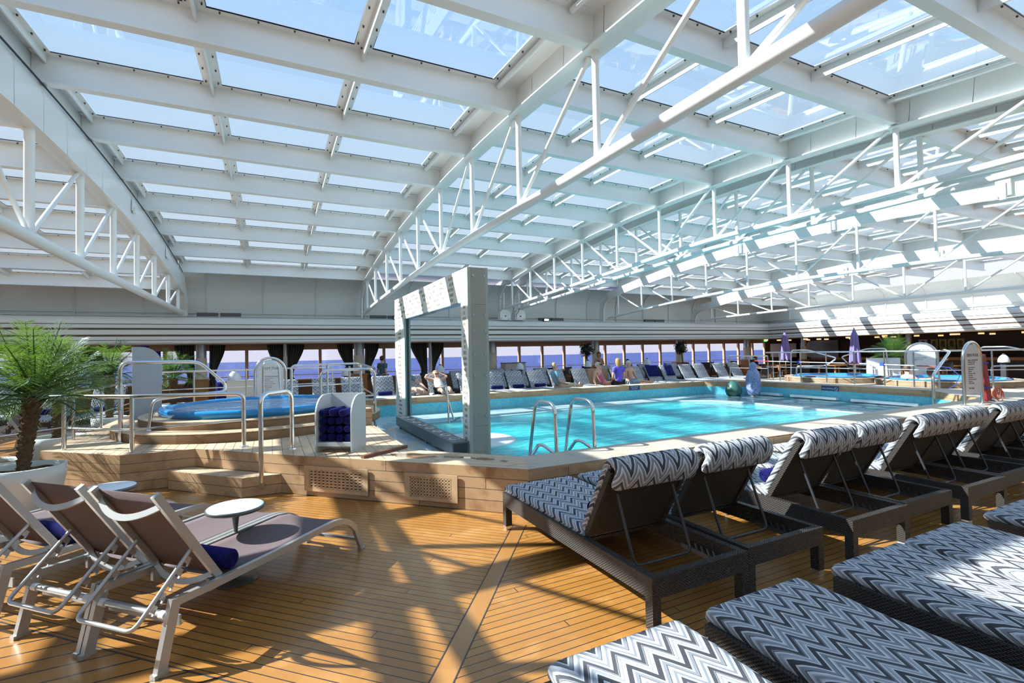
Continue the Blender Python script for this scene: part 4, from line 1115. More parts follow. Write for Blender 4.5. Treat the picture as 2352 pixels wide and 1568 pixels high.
# right-hand poolside row, backs towards the camera: heads at -y
g1 = 'wicker loungers along the near pool ledge'
near_row = [(1.88,2.66),(2.70,3.47),(3.77,4.52),(4.54,5.29),(5.50,6.25),(6.27,7.02),(7.24,7.99),(8.01,8.76),(9.0,9.75)]
ref = None
towelled = {0, 2, 3}
for i, (x0, x1) in enumerate(near_row):
    lab = ['nearest wicker lounger with zigzag cushion, first in the poolside row', 'second wicker lounger of the poolside row, touching the nearest one'] + ['%s wicker lounger of the poolside row counting from the ledge corner' % ordn[k] for k in range(2, 9)]
    rz = PI
    if i == 0: ref = wicker_lounger(lab[0], x1-x0, group=g1); o = ref
    elif i == 1: ref = wicker_lounger(lab[1], x1-x0, group=g1, mesh_u=.04); o = ref
    elif i == 2: ref = wicker_lounger(lab[2], .75, group=g1, mesh_u=.02, hang=.09, ang=60); o = ref
    else: o = dup(ref, (0,0,0), rz, lab[i])
    o.location = ((x0+x1)/2, 4.07+(.03 if i % 2 else 0), 0); o.rotation_euler = (0, 0, rz)
# foreground row, foot ends seen
g2 = 'flat wicker loungers in the near right corner'
fore = None
for i, (x0, x1) in enumerate(((.90,1.63),(1.73,2.47),(2.70,3.40),(3.43,4.15),(4.46,5.18),(5.2,5.92))):
    lab = ['leftmost flat zigzag lounger at the bottom edge of the picture', 'second flat zigzag lounger from the left in the bottom row', 'third flat zigzag lounger from the left, brightly sunlit', 'fourth flat zigzag lounger from the left in the bottom row', 'fifth flat zigzag lounger cut off by the right frame edge', 'sixth flat zigzag lounger in the bottom row beyond the right frame edge'][i]
    if i == 0: fore = wicker_lounger(lab, .73, back=False, group=g2, mesh_u=.05); o = fore
    elif i == 5: continue
    else: o = dup(fore, (0,0,0), PI, lab)
    o.location = ((x0+x1)/2, 1.62, .035); o.rotation_euler = (0, 0, PI)
# far rows behind the pool (heads away)
g3, g4 = 'wicker loungers in the front row beyond the pool', 'wicker loungers in the back row beyond the pool'
far = wicker_lounger('front row wicker lounger left of the stone arch with rolled towel', .72, group=g3, blen=.64, ang=58, hang=.06, detail=False)
far.location = (3.05, 13.75, 0)
frow = [(-4.6,'far left behind the palms'), (-3.6,'behind the big potted palms'), (.35,'just right of the hot tub sign'), (1.35,'behind the steel railing cage, left one'), (2.15,'behind the steel railing cage, right one'), (3.95,'where a bather sits behind the far pillar'), (4.75,'where a woman reclines with raised arms'), (5.8,'right of the reclining woman inside the arch'),
        (6.75,'just right of the near stone pillar'), (7.55,'second right of the near stone pillar'), (8.4,'left of the man in blue shirt'), (9.25,'under the man in the blue shirt'), (10.25,'right of the man in the blue shirt'), (12.0,'behind the woman in pink'), (12.85,'left of the shirtless man'), (13.75,'behind shirtless man with navy towel'), (14.55,'navy towel, right of shirtless man'),
        (15.6,'first right of the navy towels'), (16.4,'second right of the navy towels'), (17.6,'second from the right end of the row'), (18.5,'at the right end of the row near the penguin')]
for x, lab in frow:
    dup(far, (x, 13.75, 0), 0, 'front row wicker lounger beyond pool, ' + lab)
brow = [(6.3,'inside the arch beyond the reclining woman'), (7.9,'right of the near stone pillar'), (8.9,'left of the blue shirt man'), (9.9,'behind the blue shirt man'), (13.1,'behind the woman in purple'), (14.1,'behind the shirtless man'), (15.3,'right of the shirtless man'), (17.0,'behind the gap in the front row')]
for x, lab in brow:
    dup(far, (x, 15.9, 0), 0, 'back row wicker lounger beyond the pool, ' + lab, g4)

# ================================================================== ROLLED TOWELS
def towel_roll(name, label, loc, rz, r=.065, L=.42, group=None, flat_=1.0):
    mb = MB(); n = 20
    mb.tube([(-L/2, 0, 0), (-L/2+.012, 0, 0), (L/2-.012, 0, 0), (L/2, 0, 0)], [r*.86, r, r, r*.86], n)
    for s_ in (-1, 1):
        sp_ = [(s_*(L/2+.001), (r*.16+r*.66*k/34)*math.cos(k*.5), (r*.16+r*.66*k/34)*math.sin(k*.5)) for k in range(35)]
        mb.tube(sp_, r*.075, 5)
    o = single(mb, name, NAVY, label, 'towel', group, loc, rz)
    o.scale = (1, 1, flat_)
    return o
tr = towel_roll('rolled_towel', 'navy rolled towel on the nearest grey sling lounger', (-.367, 3.535, .40), PI/4+PI/2*1, .058, .40)
def tcopy(label, loc, rz, group=None, sc=1):
    c = tr.copy(); COL.objects.link(c); c['label'] = label; c.location = loc; c.rotation_euler = (0, 0, rz); c.scale = (sc, sc, sc)
    if group: c['group'] = group
    return c
tr.rotation_euler = (0, 0, -PI/4)
for i, (x, y, lab) in enumerate(((2.27, 2.96, 'navy rolled towel tucked at the back of the nearest wicker lounger'), (4.15, 2.96, 'navy rolled towel on the third wicker lounger of the poolside row'), (4.92, 2.96, 'navy rolled towel on the fourth wicker lounger of the poolside row'), (3.06, 2.96, 'navy rolled towel on the second wicker lounger of the poolside row'))):
    tcopy(lab, (x, y, .45), 0, 'rolled towels on the poolside loungers')
for x, lab in ((3.05,'left of the stone arch'), (6.75,'just right of the near stone pillar'), (7.55,'second right of the near stone pillar'), (8.4,'left of the man in the blue shirt'), (5.8,'inside the arch right of the reclining woman'), (1.35,'behind the railing cage'), (-3.6,'behind the potted palms'), (-4.6,'at the far left behind the palms')):
    tcopy('navy rolled towel beyond the pool, ' + lab, (x, 14.88, .45), 0, 'rolled towels beyond the pool')
for x, lab, hgt in ((13.75, 'navy towel spread over a lounger back behind the shirtless man', .62), (14.62, 'navy towel hanging over the lounger back right of the shirtless man', .42), (-1.05, 'navy towel draped over a lounger back behind the white cabinet', .6)):
    mb = MB(); y0 = 15.02; ca, sa = math.cos(R(58)), math.sin(R(58)); wv = hgt*.5
    p = [(y0+ca*(.66-.5*k/6)-.055-.01*0, .33+sa*(.66-.5*k/6)+.06) for k in range(7)]
    vs = []; 
    for k, (y, z) in enumerate(p):
        for i in range(9): vs.append((x-wv+2*wv*i/8, y-.055-.006*math.sin(i*1.7+k), z+.02))
    mb.add(vs, [(k*9+i, k*9+i+1, (k+1)*9+i+1, (k+1)*9+i) for k in range(6) for i in range(8)], True)
    o = single(mb, 'draped_towel', NAVY, lab, 'towel'); sd = o.modifiers.new('s', 'SOLIDIFY'); sd.thickness = .012; sd.offset = 1
far2 = dup(far, (-1.05, 13.75+.35, 0), 0, 'wicker lounger behind the white cabinet, draped with a navy towel')
# ================================================================== GREY SLING LOUNGERS
def sling_lounger(label, group, detail=True, ang=None):
    t = thing('sling_lounger', label, 'sun lounger', (0,0,0), 0, group)
    h = .275
    prof = [(.085, .335), (.30, .325), (.75, .32), (1.15, .325), (1.33, .325), (1.44, .305), (1.52, .265), (1.58, .20)]
    for s_ in (-1, 1):
        x = s_*h
        mb = MB(); mb.ribbon(fillet([(x, a_, b_) for a_, b_ in prof], .08, 3), .030, .042)
        mb.build('side_rail', ALU, t)
        mb = MB(); mb.bar((x, .085, .352), (x, .005, .012), .032, .052, up=(0,1,0)); l = mb.build('rear_leg', ALU, t)
        mb = MB(); mb.box((x, .005, .012), (.036, .075, .022)); mb.build('foot_cap', ALU, l)
        mb = MB(); mb.bar((x, 1.572, .215), (x, 1.66, .02), .028, .036, up=(0,1,0)); l = mb.build('front_leg', ALU, t)
        mb = MB(); mb.box((x, 1.665, .01), (.036, .05, .018)); mb.build('foot_cap', ALU, l)
    mb = MB(); mb.tube([(-h, .06, .27), (h, .06, .27)], .016, 12); mb.build('cross_tube', ALU, t)
    mb = MB(); mb.bar((-h, .115, .225), (h, .115, .225), .010, .055); mb.build('cross_plate', ALU, t)
    mb = MB(); mb.bar((-h, 1.62, .10), (h, 1.62, .10), .02, .02); mb.build('front_cross_bar', ALU, t)
    # seat sling, slightly sagging
    def sling(pts, w, sag, nm):
        n = len(pts); vs = []; m_ = 9
        for y, z in pts:
            for i in range(m_):
                q = 2*i/(m_-1)-1; vs.append((q*w/2, y, z-sag*(1-q*q)))
        mb = MB(); mb.add(vs, [(k*m_+i, k*m_+i+1, (k+1)*m_+i+1, (k+1)*m_+i) for k in range(n-1) for i in range(m_-1)], True)
        o = mb.build(nm, SLING, t); sd = o.modifiers.new('s', 'SOLIDIFY'); sd.thickness = .004
    sling([(.40, .335), (.7, .335), (1.0, .335), (1.2, .338), (1.33, .338), (1.43, .32), (1.50, .285)], 2*h-.03, .016, 'seat_sling')
    b0, b1 = (.37, .34), (.01, .905)
    dy, dz = b1[0]-b0[0], b1[1]-b0[1]
    for s_ in (-1, 1):
        x = s_*(h-.035); mb = MB(); mb.bar((x, b0[0], b0[1]), (x, b1[0], b1[1]), .028, .040, up=(0,1,.6)); bs = mb.build('backrest_tube', ALU, t)
    P = lambda q, d=0: (b0[0]+dy*q + d*.84, b0[1]+dz*q + d*.53)
    sling([P(q, .012) for q in (.02, .25, .5, .75, .97)], 2*h-.09, .0, 'backrest_sling')
    for q, d, nm in ((.885, -.06, 'top_bow'), (.05, -.05, 'bottom_bow')):
        mb = MB(); m_ = 12; pp = []
        for i in range(m_+1):
            u = 2*i/m_-1; y, z = P(q - (.0 if nm == 'top_bow' else 0), d*(1-u*u)); pp.append((u*(h-.035), y, z-.035*(1-u*u)))
        mb.ribbon(pp, .012, .034, up=(0,.4,.8))
        mb.build(nm, ALU, t)
    # ratchet bracket
    a_ = P(.38, -.01)
    mb = MB(); x = h-.06; mb.tube(fillet([(-x, a_[0], a_[1]), (-x, -.085, .255), (x, -.085, .255), (x, a_[0], a_[1])], .05, 5), .0115, 10); mb.build('back_support', ALU, t)
    if detail:
        for s_ in (-1, 1):
            mb = MB()
            for k in range(5):
                q = .12+.15*k; y = a_[0]+(-.085-a_[0])*q; z = a_[1]+(.255-a_[1])*q
                mb.bar((s_*x, y-.002, z), (s_*x, y+.026, z-.030), .004, .034, up=(0,1,1)); mb.bar((s_*x, y+.026, z-.028), (s_*x, y+.008, z-.052), .004, .012, up=(1,0,0))
            mb.build('ratchet_teeth', ALU, t)
            mb = MB(); mb.tube([(s_*(h-.02), .06, .27), (s_*(h-.065), .06, .27)], .022, 10); mb.build('tube_collar', WG, t)
            mb = MB(); mb.box((s_*(h-.05), .34, .31), (.022, .05, .07)); mb.build('hinge_bracket', BRUSH, t)
    return t
g5 = 'grey sling loungers in the left foreground'
sl = sling_lounger('nearest grey sling lounger with taupe mesh, front left of the deck', g5)
sl.location = (-.72, 3.24, 0); sl.rotation_euler = (0, 0, -PI/4)
dup(sl, (-1.14, 3.67, 0), -PI/4, 'middle of the three grey sling loungers at the front left')
dup(sl, (-1.735, 4.267, 0), -PI/4, 'grey sling lounger cut by the left frame edge, towel on it')
dup(sl, (-2.22, 4.75, 0), -PI/4, 'fourth grey sling lounger behind the front three at the left edge')
tcopy('navy rolled towel on the grey sling lounger at the left edge', (-1.37, 4.56, .40), -PI/4)
tcopy('navy rolled towel on the middle grey sling lounger', (-.79, 3.97, .40), -PI/4, sc=.95)
for i, (x, y, lab) in enumerate(((-5.3, 8.6, 'nearest the pale pots'), (-5.5, 9.4, 'second behind the pots'), (-5.7, 10.3, 'third behind the pots'), (-6.2, 11.6, 'far left in the shade'), (-4.3, 11.9, 'left of the platform railing in the shade'))):
    dup(sl, (x, y, 0), R(-80) if i < 3 else R(-100), 'grey sling lounger left of the platform, ' + lab, 'grey sling loungers left of the platform')
for i, (x, y) in enumerate(((-6.6, 14.3), (-5.7, 14.3))):
    dup(far, (x, y, 0), 0, 'wicker lounger in the shade behind the palms, %s one' % ('left', 'right')[i], 'shaded wicker loungers at the far left')
# round side tables
TOP = plain('white_table_top', (.84,.86,.87), .35, 0, .02)
DG = plain('dark_grey_metal', (.13,.14,.135), .35, .5)
def side_table(label, loc):
    t = thing('side_table', label, 'table', loc, 0, 'round side tables between the grey loungers')
    mb = MB(); mb.lathe([(.001, .498), (.182, .498), (.192, .504), (.192, .522), (.184, .527)], n=40, cap=False); mb.build('table_rim', DG, t)
    mb = MB(); mb.lathe([(.001, .5285), (.180, .5285), (.184, .526)], n=40, cap=False); mb.build('table_top', TOP, t)
    mb = MB(); mb.lathe([(.016, .012), (.013, .2), (.014, .36), (.022, .44), (.045, .498)], n=20); mb.build('trumpet_stem', DG, t)
    mb = MB(); mb.lathe([(.001, 0), (.15, 0), (.15, .006), (.03, .014), (.001, .014)], n=32, cap=False); mb.build('base_disc', DG, t)
    return t
tb = side_table('white round side table standing between the two nearest grey loungers', (-.245, 4.10, 0))
dup(tb, (-1.25, 5.28, 0), 0, 'white round side table behind the middle grey lounger')
dup(tb, (3.92, 3.35, -.08), 0, 'round side table between wicker loungers of the poolside row')

# ================================================================== TOWEL SHELF
t = thing('towel_shelf', 'white open towel shelf with curved sides full of navy towels', 'shelf', (.76, 6.36, .45), R(-32))
# local: front faces -y, width along x
w, dpt, hh = .46, .42, .68
def side_panel(x):
    mb = MB(); pr = [(-dpt/2, 0), (dpt/2, 0), (dpt/2, hh)]
    pr += [(-dpt/2+.24-.24*math.sin(PI/2*k/8)*1.0, hh-.24+.24*math.cos(PI/2*k/8)) for k in range(9)]
    n = len(pr); vs = [(x, a_, b_) for a_, b_ in pr]+[(x+.018, a_, b_) for a_, b_ in pr]
    mb.add(vs, [tuple(range(n))[::-1], tuple(range(n, 2*n))]+[(i, (i+1) % n, n+(i+1) % n, n+i) for i in range(n)])
    mb.build('side_panel', LAMW, t)
side_panel(-w/2); side_panel(w/2-.018)
mb = MB(); mb.bx(-w/2+.018, w/2-.018, dpt/2-.018, dpt/2, .06, hh); mb.build('back_panel', LAMW, t)
mb = MB(); mb.bx(-w/2+.018, w/2-.018, -dpt/2+.01, dpt/2-.018, .10, .12); mb.bx(-w/2+.018, w/2-.018, -dpt/2+.01, -dpt/2+.028, .075, .10); mb.build('bottom_board', LAMW, t)
rz = R(-32); cr, sr = math.cos(rz), math.sin(rz)
k = 0
names = ['bottom', 'second', 'third', 'top']
for r_ in range(4):
    for c_ in range(4 if r_ < 3 else 3):
        x = -.155+.103*c_ + (.0 if r_ % 2 == 0 else .0) + (.03 if r_ == 3 else 0); z = .45+.12+.052+.099*r_ + .006*math.sin(k*2.1)
        y = -.02
        if r_ == 3: x = -.15+.125*c_
        wx, wy = .76+x*cr-y*sr, 6.36+x*sr+y*cr
        tcopy('rolled navy towel in the towel shelf, %s row, %s' % (names[r_], ['leftmost', 'second from left', 'third from left', 'rightmost'][c_] if r_ < 3 else ['left', 'middle', 'right'][c_]), (wx, wy, z), rz+PI/2, 'rolled towels in the towel shelf', .74 if r_ < 3 else .80)
        k += 1
# tall towel cabinet and low cabinets
t = thing('towel_cabinet', 'tall grey cabinet with rounded top holding a navy towel behind the railing', 'cabinet', (-1.98, 10.6, .45), R(12))
mb = MB(); hh = 1.38; pr = [(-.21, 0), (.21, 0)] + [(.21-.30+.30*math.cos(PI/2*k/8), hh-.30+.30*math.sin(PI/2*k/8)) for k in range(9)] + [(-.21, hh)]
n_ = len(pr)
for y0, y1 in ((-.02, 0), (.42, .44)):
    mb.add([(a_, y0, b_) for a_, b_ in pr]+[(a_, y1, b_) for a_, b_ in pr], [tuple(range(n_)), tuple(range(n_, 2*n_))[::-1]]+[(i, n_+i, n_+(i+1) % n_, (i+1) % n_) for i in range(n_)])
mb.build('side_panel', plain('grey_laminate_dark', (.36,.39,.42), .4), t)
mb = MB(); mb.bx(-.21, -.19, 0, .42, 0, hh); mb.bx(-.21, .21, 0, .42, 0, .02); mb.bx(-.21, .19, 0, .42, .95, .97); mb.build('shelf_board', LAMW, t)
mb = MB(); mb.bx(.19, .21, 0, .42, .02, .95); d_ = mb.build('front_panel', LAMW, t)
mb = MB(); mb.lathe([(.001, 0), (.09, 0)], n=20, cap=False); mb.xf(Matrix.Translation((.213, .21, .72)) @ Matrix.Rotation(PI/2, 4, 'Y')); mb.build('round_opening', CHR, d_)
mb = MB(); mb.bx(.211, .213, .15, .25, .42, .54); mb.build('notice_card', SIGNW, d_)
mb = MB(); mb.bx(-.12, .02, .06, .36, 1.37, 1.40); mb.bx(.06, .19, .06, .36, .98, 1.30)
single(mb, 'hanging_towel', NAVY, 'navy towel spilling from the top of the tall grey cabinet', 'towel', None, (-1.97, 10.6, .45), R(12))
t = thing('low_cabinet', 'low white cabinet with a lamp on it left of the hot tub sign', 'cabinet', (-.67, 13.9, 0))
mb = MB(); mb.bx(-.34, .34, 0, .5, 0, 1.03); mb.build('body', LAMW, t); mb = MB(); mb.bx(-.36, .36, -.02, .52, 1.03, 1.05); mb.build('top_board', LAMW, t)
t = thing('serving_cabinet', 'grey serving cabinet standing before the windows right of the arch', 'cabinet', (9.42, 18.8, 0))
mb = MB(); mb.bx(-.48, .48, 0, .5, 0, 1.14); mb.build('body', plain('beige_laminate', (.42,.39,.36), .5), t)
mb = MB(); mb.bx(-.5, .5, -.02, .52, 1.14, 1.17); mb.build('top_board', CHR, t)
mb = MB(); mb.bx(.02, .10, -.012, 0, .88, .98); mb.build('red_label', RED, t); mb = MB(); mb.bx(.14, .24, -.012, 0, .88, .98); mb.build('door_vent', SIGNW, t)
# ================================================================== TABLE LAMPS (dome lamps on posts)
DOME = glass('clear_dome', (.85,.87,.9), 1.6)
def post_lamp(label, loc, zp, first=None):
    t = thing('dome_lamp', label, 'lamp', loc, 0, 'glass dome lamps on dark posts')
    mb = MB(); mb.bx(-.13, .13, -.13, .13, 0, .36); mb.bx(-.07, .07, -.07, .07, .36, zp); mb.build('post', CHR, t)
    mb = MB(); mb.lathe([(.15, zp), (.16, zp+.02), (.10, zp+.03)], n=20); mb.build('lamp_base', BRUSH, t)
    mb = MB(); mb.lathe([(.155, zp+.02), (.15, zp+.10), (.11, zp+.20), (.05, zp+.26), (.001, zp+.275)], n=24, cap=False); mb.build('glass_dome', plain('milky_glass', (.62,.64,.68), .08, 0, .05), t)
    mb = MB(); mb.sphere((0, 0, zp+.28), .045, 10, 6, (1,1,.6)); mb.build('dome_cap', CHR, t)
    return t
lp = post_lamp('glass dome lamp on a dark post inside the stone arch', (5.43, 16.9, 0), .93)
for x, y, lab in ((2.2, 16.9, 'behind the railing cage left of the arch'), (8.65, 16.9, 'in front of the serving cabinet'), (11.85, 16.9, 'below the left ficus tree'), (15.03, 16.9, 'between the two ficus trees'), (24.0, 18.6, 'at the far end of the window gallery'), (22.0, 7.4, 'in front of the bar near the right edge')):
    dup(lp, (x, y, 0), 0, 'glass dome lamp on a dark post %s' % lab)
t = dup(lp, (-.85, 14.15, .08), 0, 'glass dome lamp above the low white cabinet')

# ================================================================== DINING CHAIRS AND TABLES
def dchair(label, loc, rz, group):
    t = thing('dining_chair', label, 'chair', loc, rz, group)
    mb = MB(); mb.bx(-.24, .24, -.24, .24, .43, .455); mb.build('seat', CHR, t)
    mb = MB(); mb.bar((0, .23, .5), (0, .31, .90), .44, .015, up=(1,0,0)) if False else mb.box((0, .27, .72), (.44, .018, .34), rx=-.18); mb.build('backrest', plain('black_mesh', (.025,.023,.022), .7), t)
    for sx_ in (-1, 1):
        mb = MB(); mb.tube([(sx_*.23, .23, 0), (sx_*.23, .23, .45), (sx_*.23, .31, .92)], .013, 6); mb.build('back_leg', CHR, t)
        mb = MB(); mb.tube([(sx_*.23, -.22, 0), (sx_*.23, -.22, .66), (sx_*.23, .22, .66)], .013, 6); mb.build('front_leg', CHR, t)
    return t
dc = dchair('black mesh chair at the windows left of the serving cabinet', (8.0, 18.6, 0), .5, 'black mesh chairs along the windows')
for i, (x, y, r_) in enumerate(((11.3, 18.9, 2.4), (12.3, 18.7, .3), (13.0, 19.0, -1.2), (16.3, 19.0, .8), (18.2, 18.8, -.6), (19.3, 18.5, 0), (20.3, 18.6, 2.8), (21.0, 18.2, .4), (22.2, 18.5, -1.5), (23.1, 18.8, 1.2))):
    dup(dc, (x, y, 0), r_, 'black mesh chair along the far windows, %s counting from the serving cabinet' % ordn[i])
for i, (x, y, r_) in enumerate(((17.2, 12.9, 3.0), (18.6, 12.8, -2.2), (19.6, 12.9, 2.7), (22.9, 10.7, 1.5), (22.6, 12.3, 0), (22.9, 9.2, -.7))):
    dup(dc, (x, y, 0), r_, 'black mesh chair beyond the far hot tubs, %s from the left' % ordn[i], 'black mesh chairs in front of the bar')
def dtable(label, loc, group=None, w=1.0, d=.7, mat=None):
    t = thing('dining_table', label, 'table', loc, 0, group)
    mb = MB(); mb.bx(-w/2, w/2, -d/2, d/2, .70, .735); mb.build('table_top', mat or CHR, t)
    for sx_ in (-1, 1):
        for sy_ in (-1, 1):
            mb = MB(); mb.bx(sx_*(w/2-.04)-.03, sx_*(w/2-.04)+.03, sy_*(d/2-.04)-.03, sy_*(d/2-.04)+.03, 0, .70); mb.build('leg', mat or CHR, t)
    return t
for i, (x, y, lab) in enumerate(((7.3, 19.2, 'behind the near pillar'), (12.0, 19.4, 'left of the woman in black'), (17.3, 19.3, 'before the second ficus tree'), (19.9, 19.2, 'right of the second ficus tree'), (22.6, 19.4, 'near the far end of the windows'))):
    dtable('dark table at the far windows, ' + lab, (x, y, 0))
for i, (x, y) in enumerate(((19.6, 14.4), (23.4, 13.6), (24.2, 11.4), (23.9, 9.8), (22.4, 15.6))):
    o = dtable('orange wooden table in front of the bar, %s from the left' % ordn[[1,2,3,4,0][i]], (x, y, 0), 'orange wooden tables before the bar', 1.6, .8, OAK)
mb = MB(); mb.bx(11.35, 12.35, 16.2, 16.6, 0, .88); single(mb, 'waiter_station', MULL, 'brown wooden cabinet in front of the woman in black', 'cabinet')
t = thing('bar_counter', 'long dark bar counter with an orange wooden top along the dark back wall', 'counter', (29.3, 8.6, 0))
mb = MB(); mb.bx(-.3, .3, -9.6, 9.6, 0, .82); mb.build('counter_body', DKW, t); mb = MB(); mb.bx(-.38, .38, -9.7, 9.7, .82, .95); mb.build('counter_top', OAK, t)
# ================================================================== BAR WALL
GOLD = plain('gold_mat', (.42,.36,.12), .6); SEP = plain('sepia_print', (.13,.12,.06), .7, 0, .6, 12)
for i, (y0, y1) in enumerate(((14.35,14.15),(13.75,13.4),(13.22,12.95),(12.86,12.58),(12.50,12.22),(12.13,11.86))):
    y0 += .0; t = thing('picture_frame', 'gold framed print on the dark bar wall, %s from the left' % ordn[i], 'picture', (30.97, (y0+y1)/2, 1.58), 0, 'framed prints on the bar wall')
    w_ = (y0-y1)/2*1.1
    mb = MB(); mb.bx(-.0, .03, -w_, w_, -.27, .27); mb.build('frame', GOLD if i != 1 else SIGNW, t)
    mb = MB(); mb.bx(-.006, 0, -w_*.5, w_*.5, -.15, .12); mb.sphere((-.003, 0, .12), w_*.5, 10, 6, (.05,1,1)); mb.build('print', SEP, t)
mb = MB()
for k in range(26): mb.bx(30.9, 30.97, 17.85, 19.7, .88+.042*k, .88+.042*k+.022)
single(mb, 'bar_shutter', BRUSH, 'closed slatted metal shutter in the dark bar wall', 'shutter')
t = thing('wall_sign', 'dim wall sign with the red letters GRILL beside the shutter', 'sign', (30.95, 17.3, 1.5), 0)
mb = MB(); mb.bx(0, .04, -.42, .42, -.35, .35); mb.build('board', plain('dim_board', (.10,.08,.08), .6), t)
text('GRILL', .22, RED, t, (-.012, .0, .08), (PI/2, 0, -PI/2), .003)
t = thing('menu_poster', 'large pale poster with a fruit picture at the corner of the gallery', 'poster', (28.40, 19.7, 1.40))
mb = MB(); mb.bx(0, .03, -.85, .85, -.42, .42); mb.build('board', plain('pale_poster', (.40,.36,.32), .6), t)
mb = MB(); mb.sphere((-.004, -.05, .22), .12, 12, 8, (.04,1,.8)); mb.build('fruit_motif', OAK, t)
t = thing('menu_poster', 'narrow pale poster right of the large one at the gallery corner', 'poster', (28.40, 18.3, 1.42))
mb = MB(); mb.bx(0, .03, -.3, .3, -.40, .40); mb.build('board', bpy.data.materials['pale_poster'], t)
mb = MB(); mb.sphere((-.004, .02, .18), .08, 12, 8, (.04,1,.8)); mb.build('fruit_motif', RED, t)
mb = MB(); mb.bx(28.3, 28.34, 20.7, 20.95, 1.97, 2.05); single(mb, 'exit_sign', emit('green_exit_glow', (.1,.9,.35), 1.2), 'small green lit exit sign above the gallery corner', 'sign')
AMB = emit('amber_lamp_glow', (1, .60, .28), 1.3)
rr = random.Random(11); k = 0
t0 = None
for i in range(4):
    for j in range(9):
        x = 26.0+1.3*i+rr.uniform(-.3,.3); y = 19.0-2.1*j+rr.uniform(-.4,.4)
        if t0 is None:
            mb = MB(); mb.bx(-.08, .08, -.08, .08, 0, .07)
            t0 = single(mb, 'ceiling_lamp', AMB, 'small amber ceiling lamp over the bar', 'lamp', 'amber ceiling lamps over the bar', (x, y, 2.0))
        else:
            c_ = t0.copy(); COL.objects.link(c_); c_.location = (x, y, 2.0-.05*rr.random())
# ================================================================== UMBRELLAS
LAV = plain('lavender_canvas', (.21,.17,.40), .8, 0, .1, 3)
def umbrella(label, loc):
    t = thing('closed_parasol', label, 'umbrella', loc)
    mb = MB(); mb.tube([(0,0,.05), (0,0,2.33)], .024, 10); mb.build('pole', BRUSH, t)
    mb = MB(); mb.lathe([(.28, 0), (.28, .06), (.04, .10)], n=20); mb.build('base', CHR, t)
    vs = []; n = 36; lv = [(1.02, .20), (1.06, .21), (1.35, .185), (1.7, .15), (2.0, .13), (2.06, .145), (2.16, .10), (2.30, .035), (2.36, .008)]
    for z, r_ in lv:
        for k_ in range(n):
            a_ = 2*PI*k_/n; q = r_*.78*(1+.30*math.cos(a_*6)*(1 if z < 2.03 else .15)); vs.append((q*math.cos(a_), q*math.sin(a_), z-.06*math.cos(a_*6)*(z < 1.1)))
    mb = MB(); mb.add(vs, [(i*n+k_, i*n+(k_+1) % n, (i+1)*n+(k_+1) % n, (i+1)*n+k_) for i in range(len(lv)-1) for k_ in range(n)], True); mb.build('folded_canopy', LAV, t)
    return t
u_ = umbrella('closed lavender parasol left of the far hot tubs', (21.0, 14.45, 0))
dup(u_, (20.0, 10.95, -.06), .3, 'closed lavender parasol beside the far palm')
# ================================================================== PALMS AND TREES
LEAFG = plain('palm_leaf_green', (.055,.145,.028), .42, 0, .35, 5, .5)
LEAFD = plain('palm_leaf_dark', (.03,.095,.03), .5, 0, .35, 5, .5)
for m_ in (LEAFG, LEAFD):
    p_ = [x for x in m_.node_tree.nodes if x.type == 'BSDF_PRINCIPLED'][0]; p_.inputs['Subsurface Weight'].default_value = 0
    n_ = m_.node_tree; tr_ = nd(n_, 'ShaderNodeBsdfTranslucent'); tr_.inputs[0].default_value = (.26,.44,.05,1); mx_ = nd(n_, 'ShaderNodeMixShader'); mx_.inputs[0].default_value = .24
    o_ = [x for x in n_.nodes if x.type == 'OUTPUT_MATERIAL'][0]
    lk(n_, p_.outputs[0], mx_.inputs[1]); lk(n_, tr_.outputs[0], mx_.inputs[2]); lk(n_, mx_.outputs[0], o_.inputs[0])
BARK = plain('palm_bark', (.13,.09,.055), .9, 0, .5, 26, .1, 1.0)
def frond(L, droop, up, rnd, nl=32, lw=.008, ll=.30):
    """frond along +x starting at the origin"""
    mb = MB(); n = 14; P = []
    for i in range(n+1):
        s_ = i/n; P.append(Vector((L*math.sin(min(1.45, up))*s_*(1-.12*s_*s_), 0, L*(math.cos(up)*s_ + droop*-(s_**2.1)))))
    mb.tube(P, [.010*(1-.85*i/n)+.0015 for i in range(n+1)], 5)
    vs = []; fs = []
    for k in range(nl):
        s_ = .14+.86*k/(nl-1); i = min(n-1, int(s_*n)); q = s_*n-i
        p = P[i].lerp(P[i+1], q); tg = (P[i+1]-P[i]).normalized()
        l = ll*(.45+.75*math.sin(PI*min(1, s_*1.02))**.7)*rnd.uniform(.85, 1.12)
        for sd in (-1, 1):
            d = (tg*.62 + Vector((0, sd, 0))*.72 + Vector((0,0,1))*rnd.uniform(-.15,.25)).normalized()
            wv = tg*lw*.5
            a = p-wv; b = p+wv; c = p+d*l*.55+wv*.9+Vector((0,0,-.02)); c2 = p+d*l*.55-wv*.9+Vector((0,0,-.02)); e = p+d*l+Vector((0,0,-l*rnd.uniform(.12,.4)))
            o = len(vs); vs += [a, b, c, c2, e]; fs += [(o, o+1, o+2, o+3), (o+3, o+2, o+4)]
    mb.add(vs, fs, False); return mb
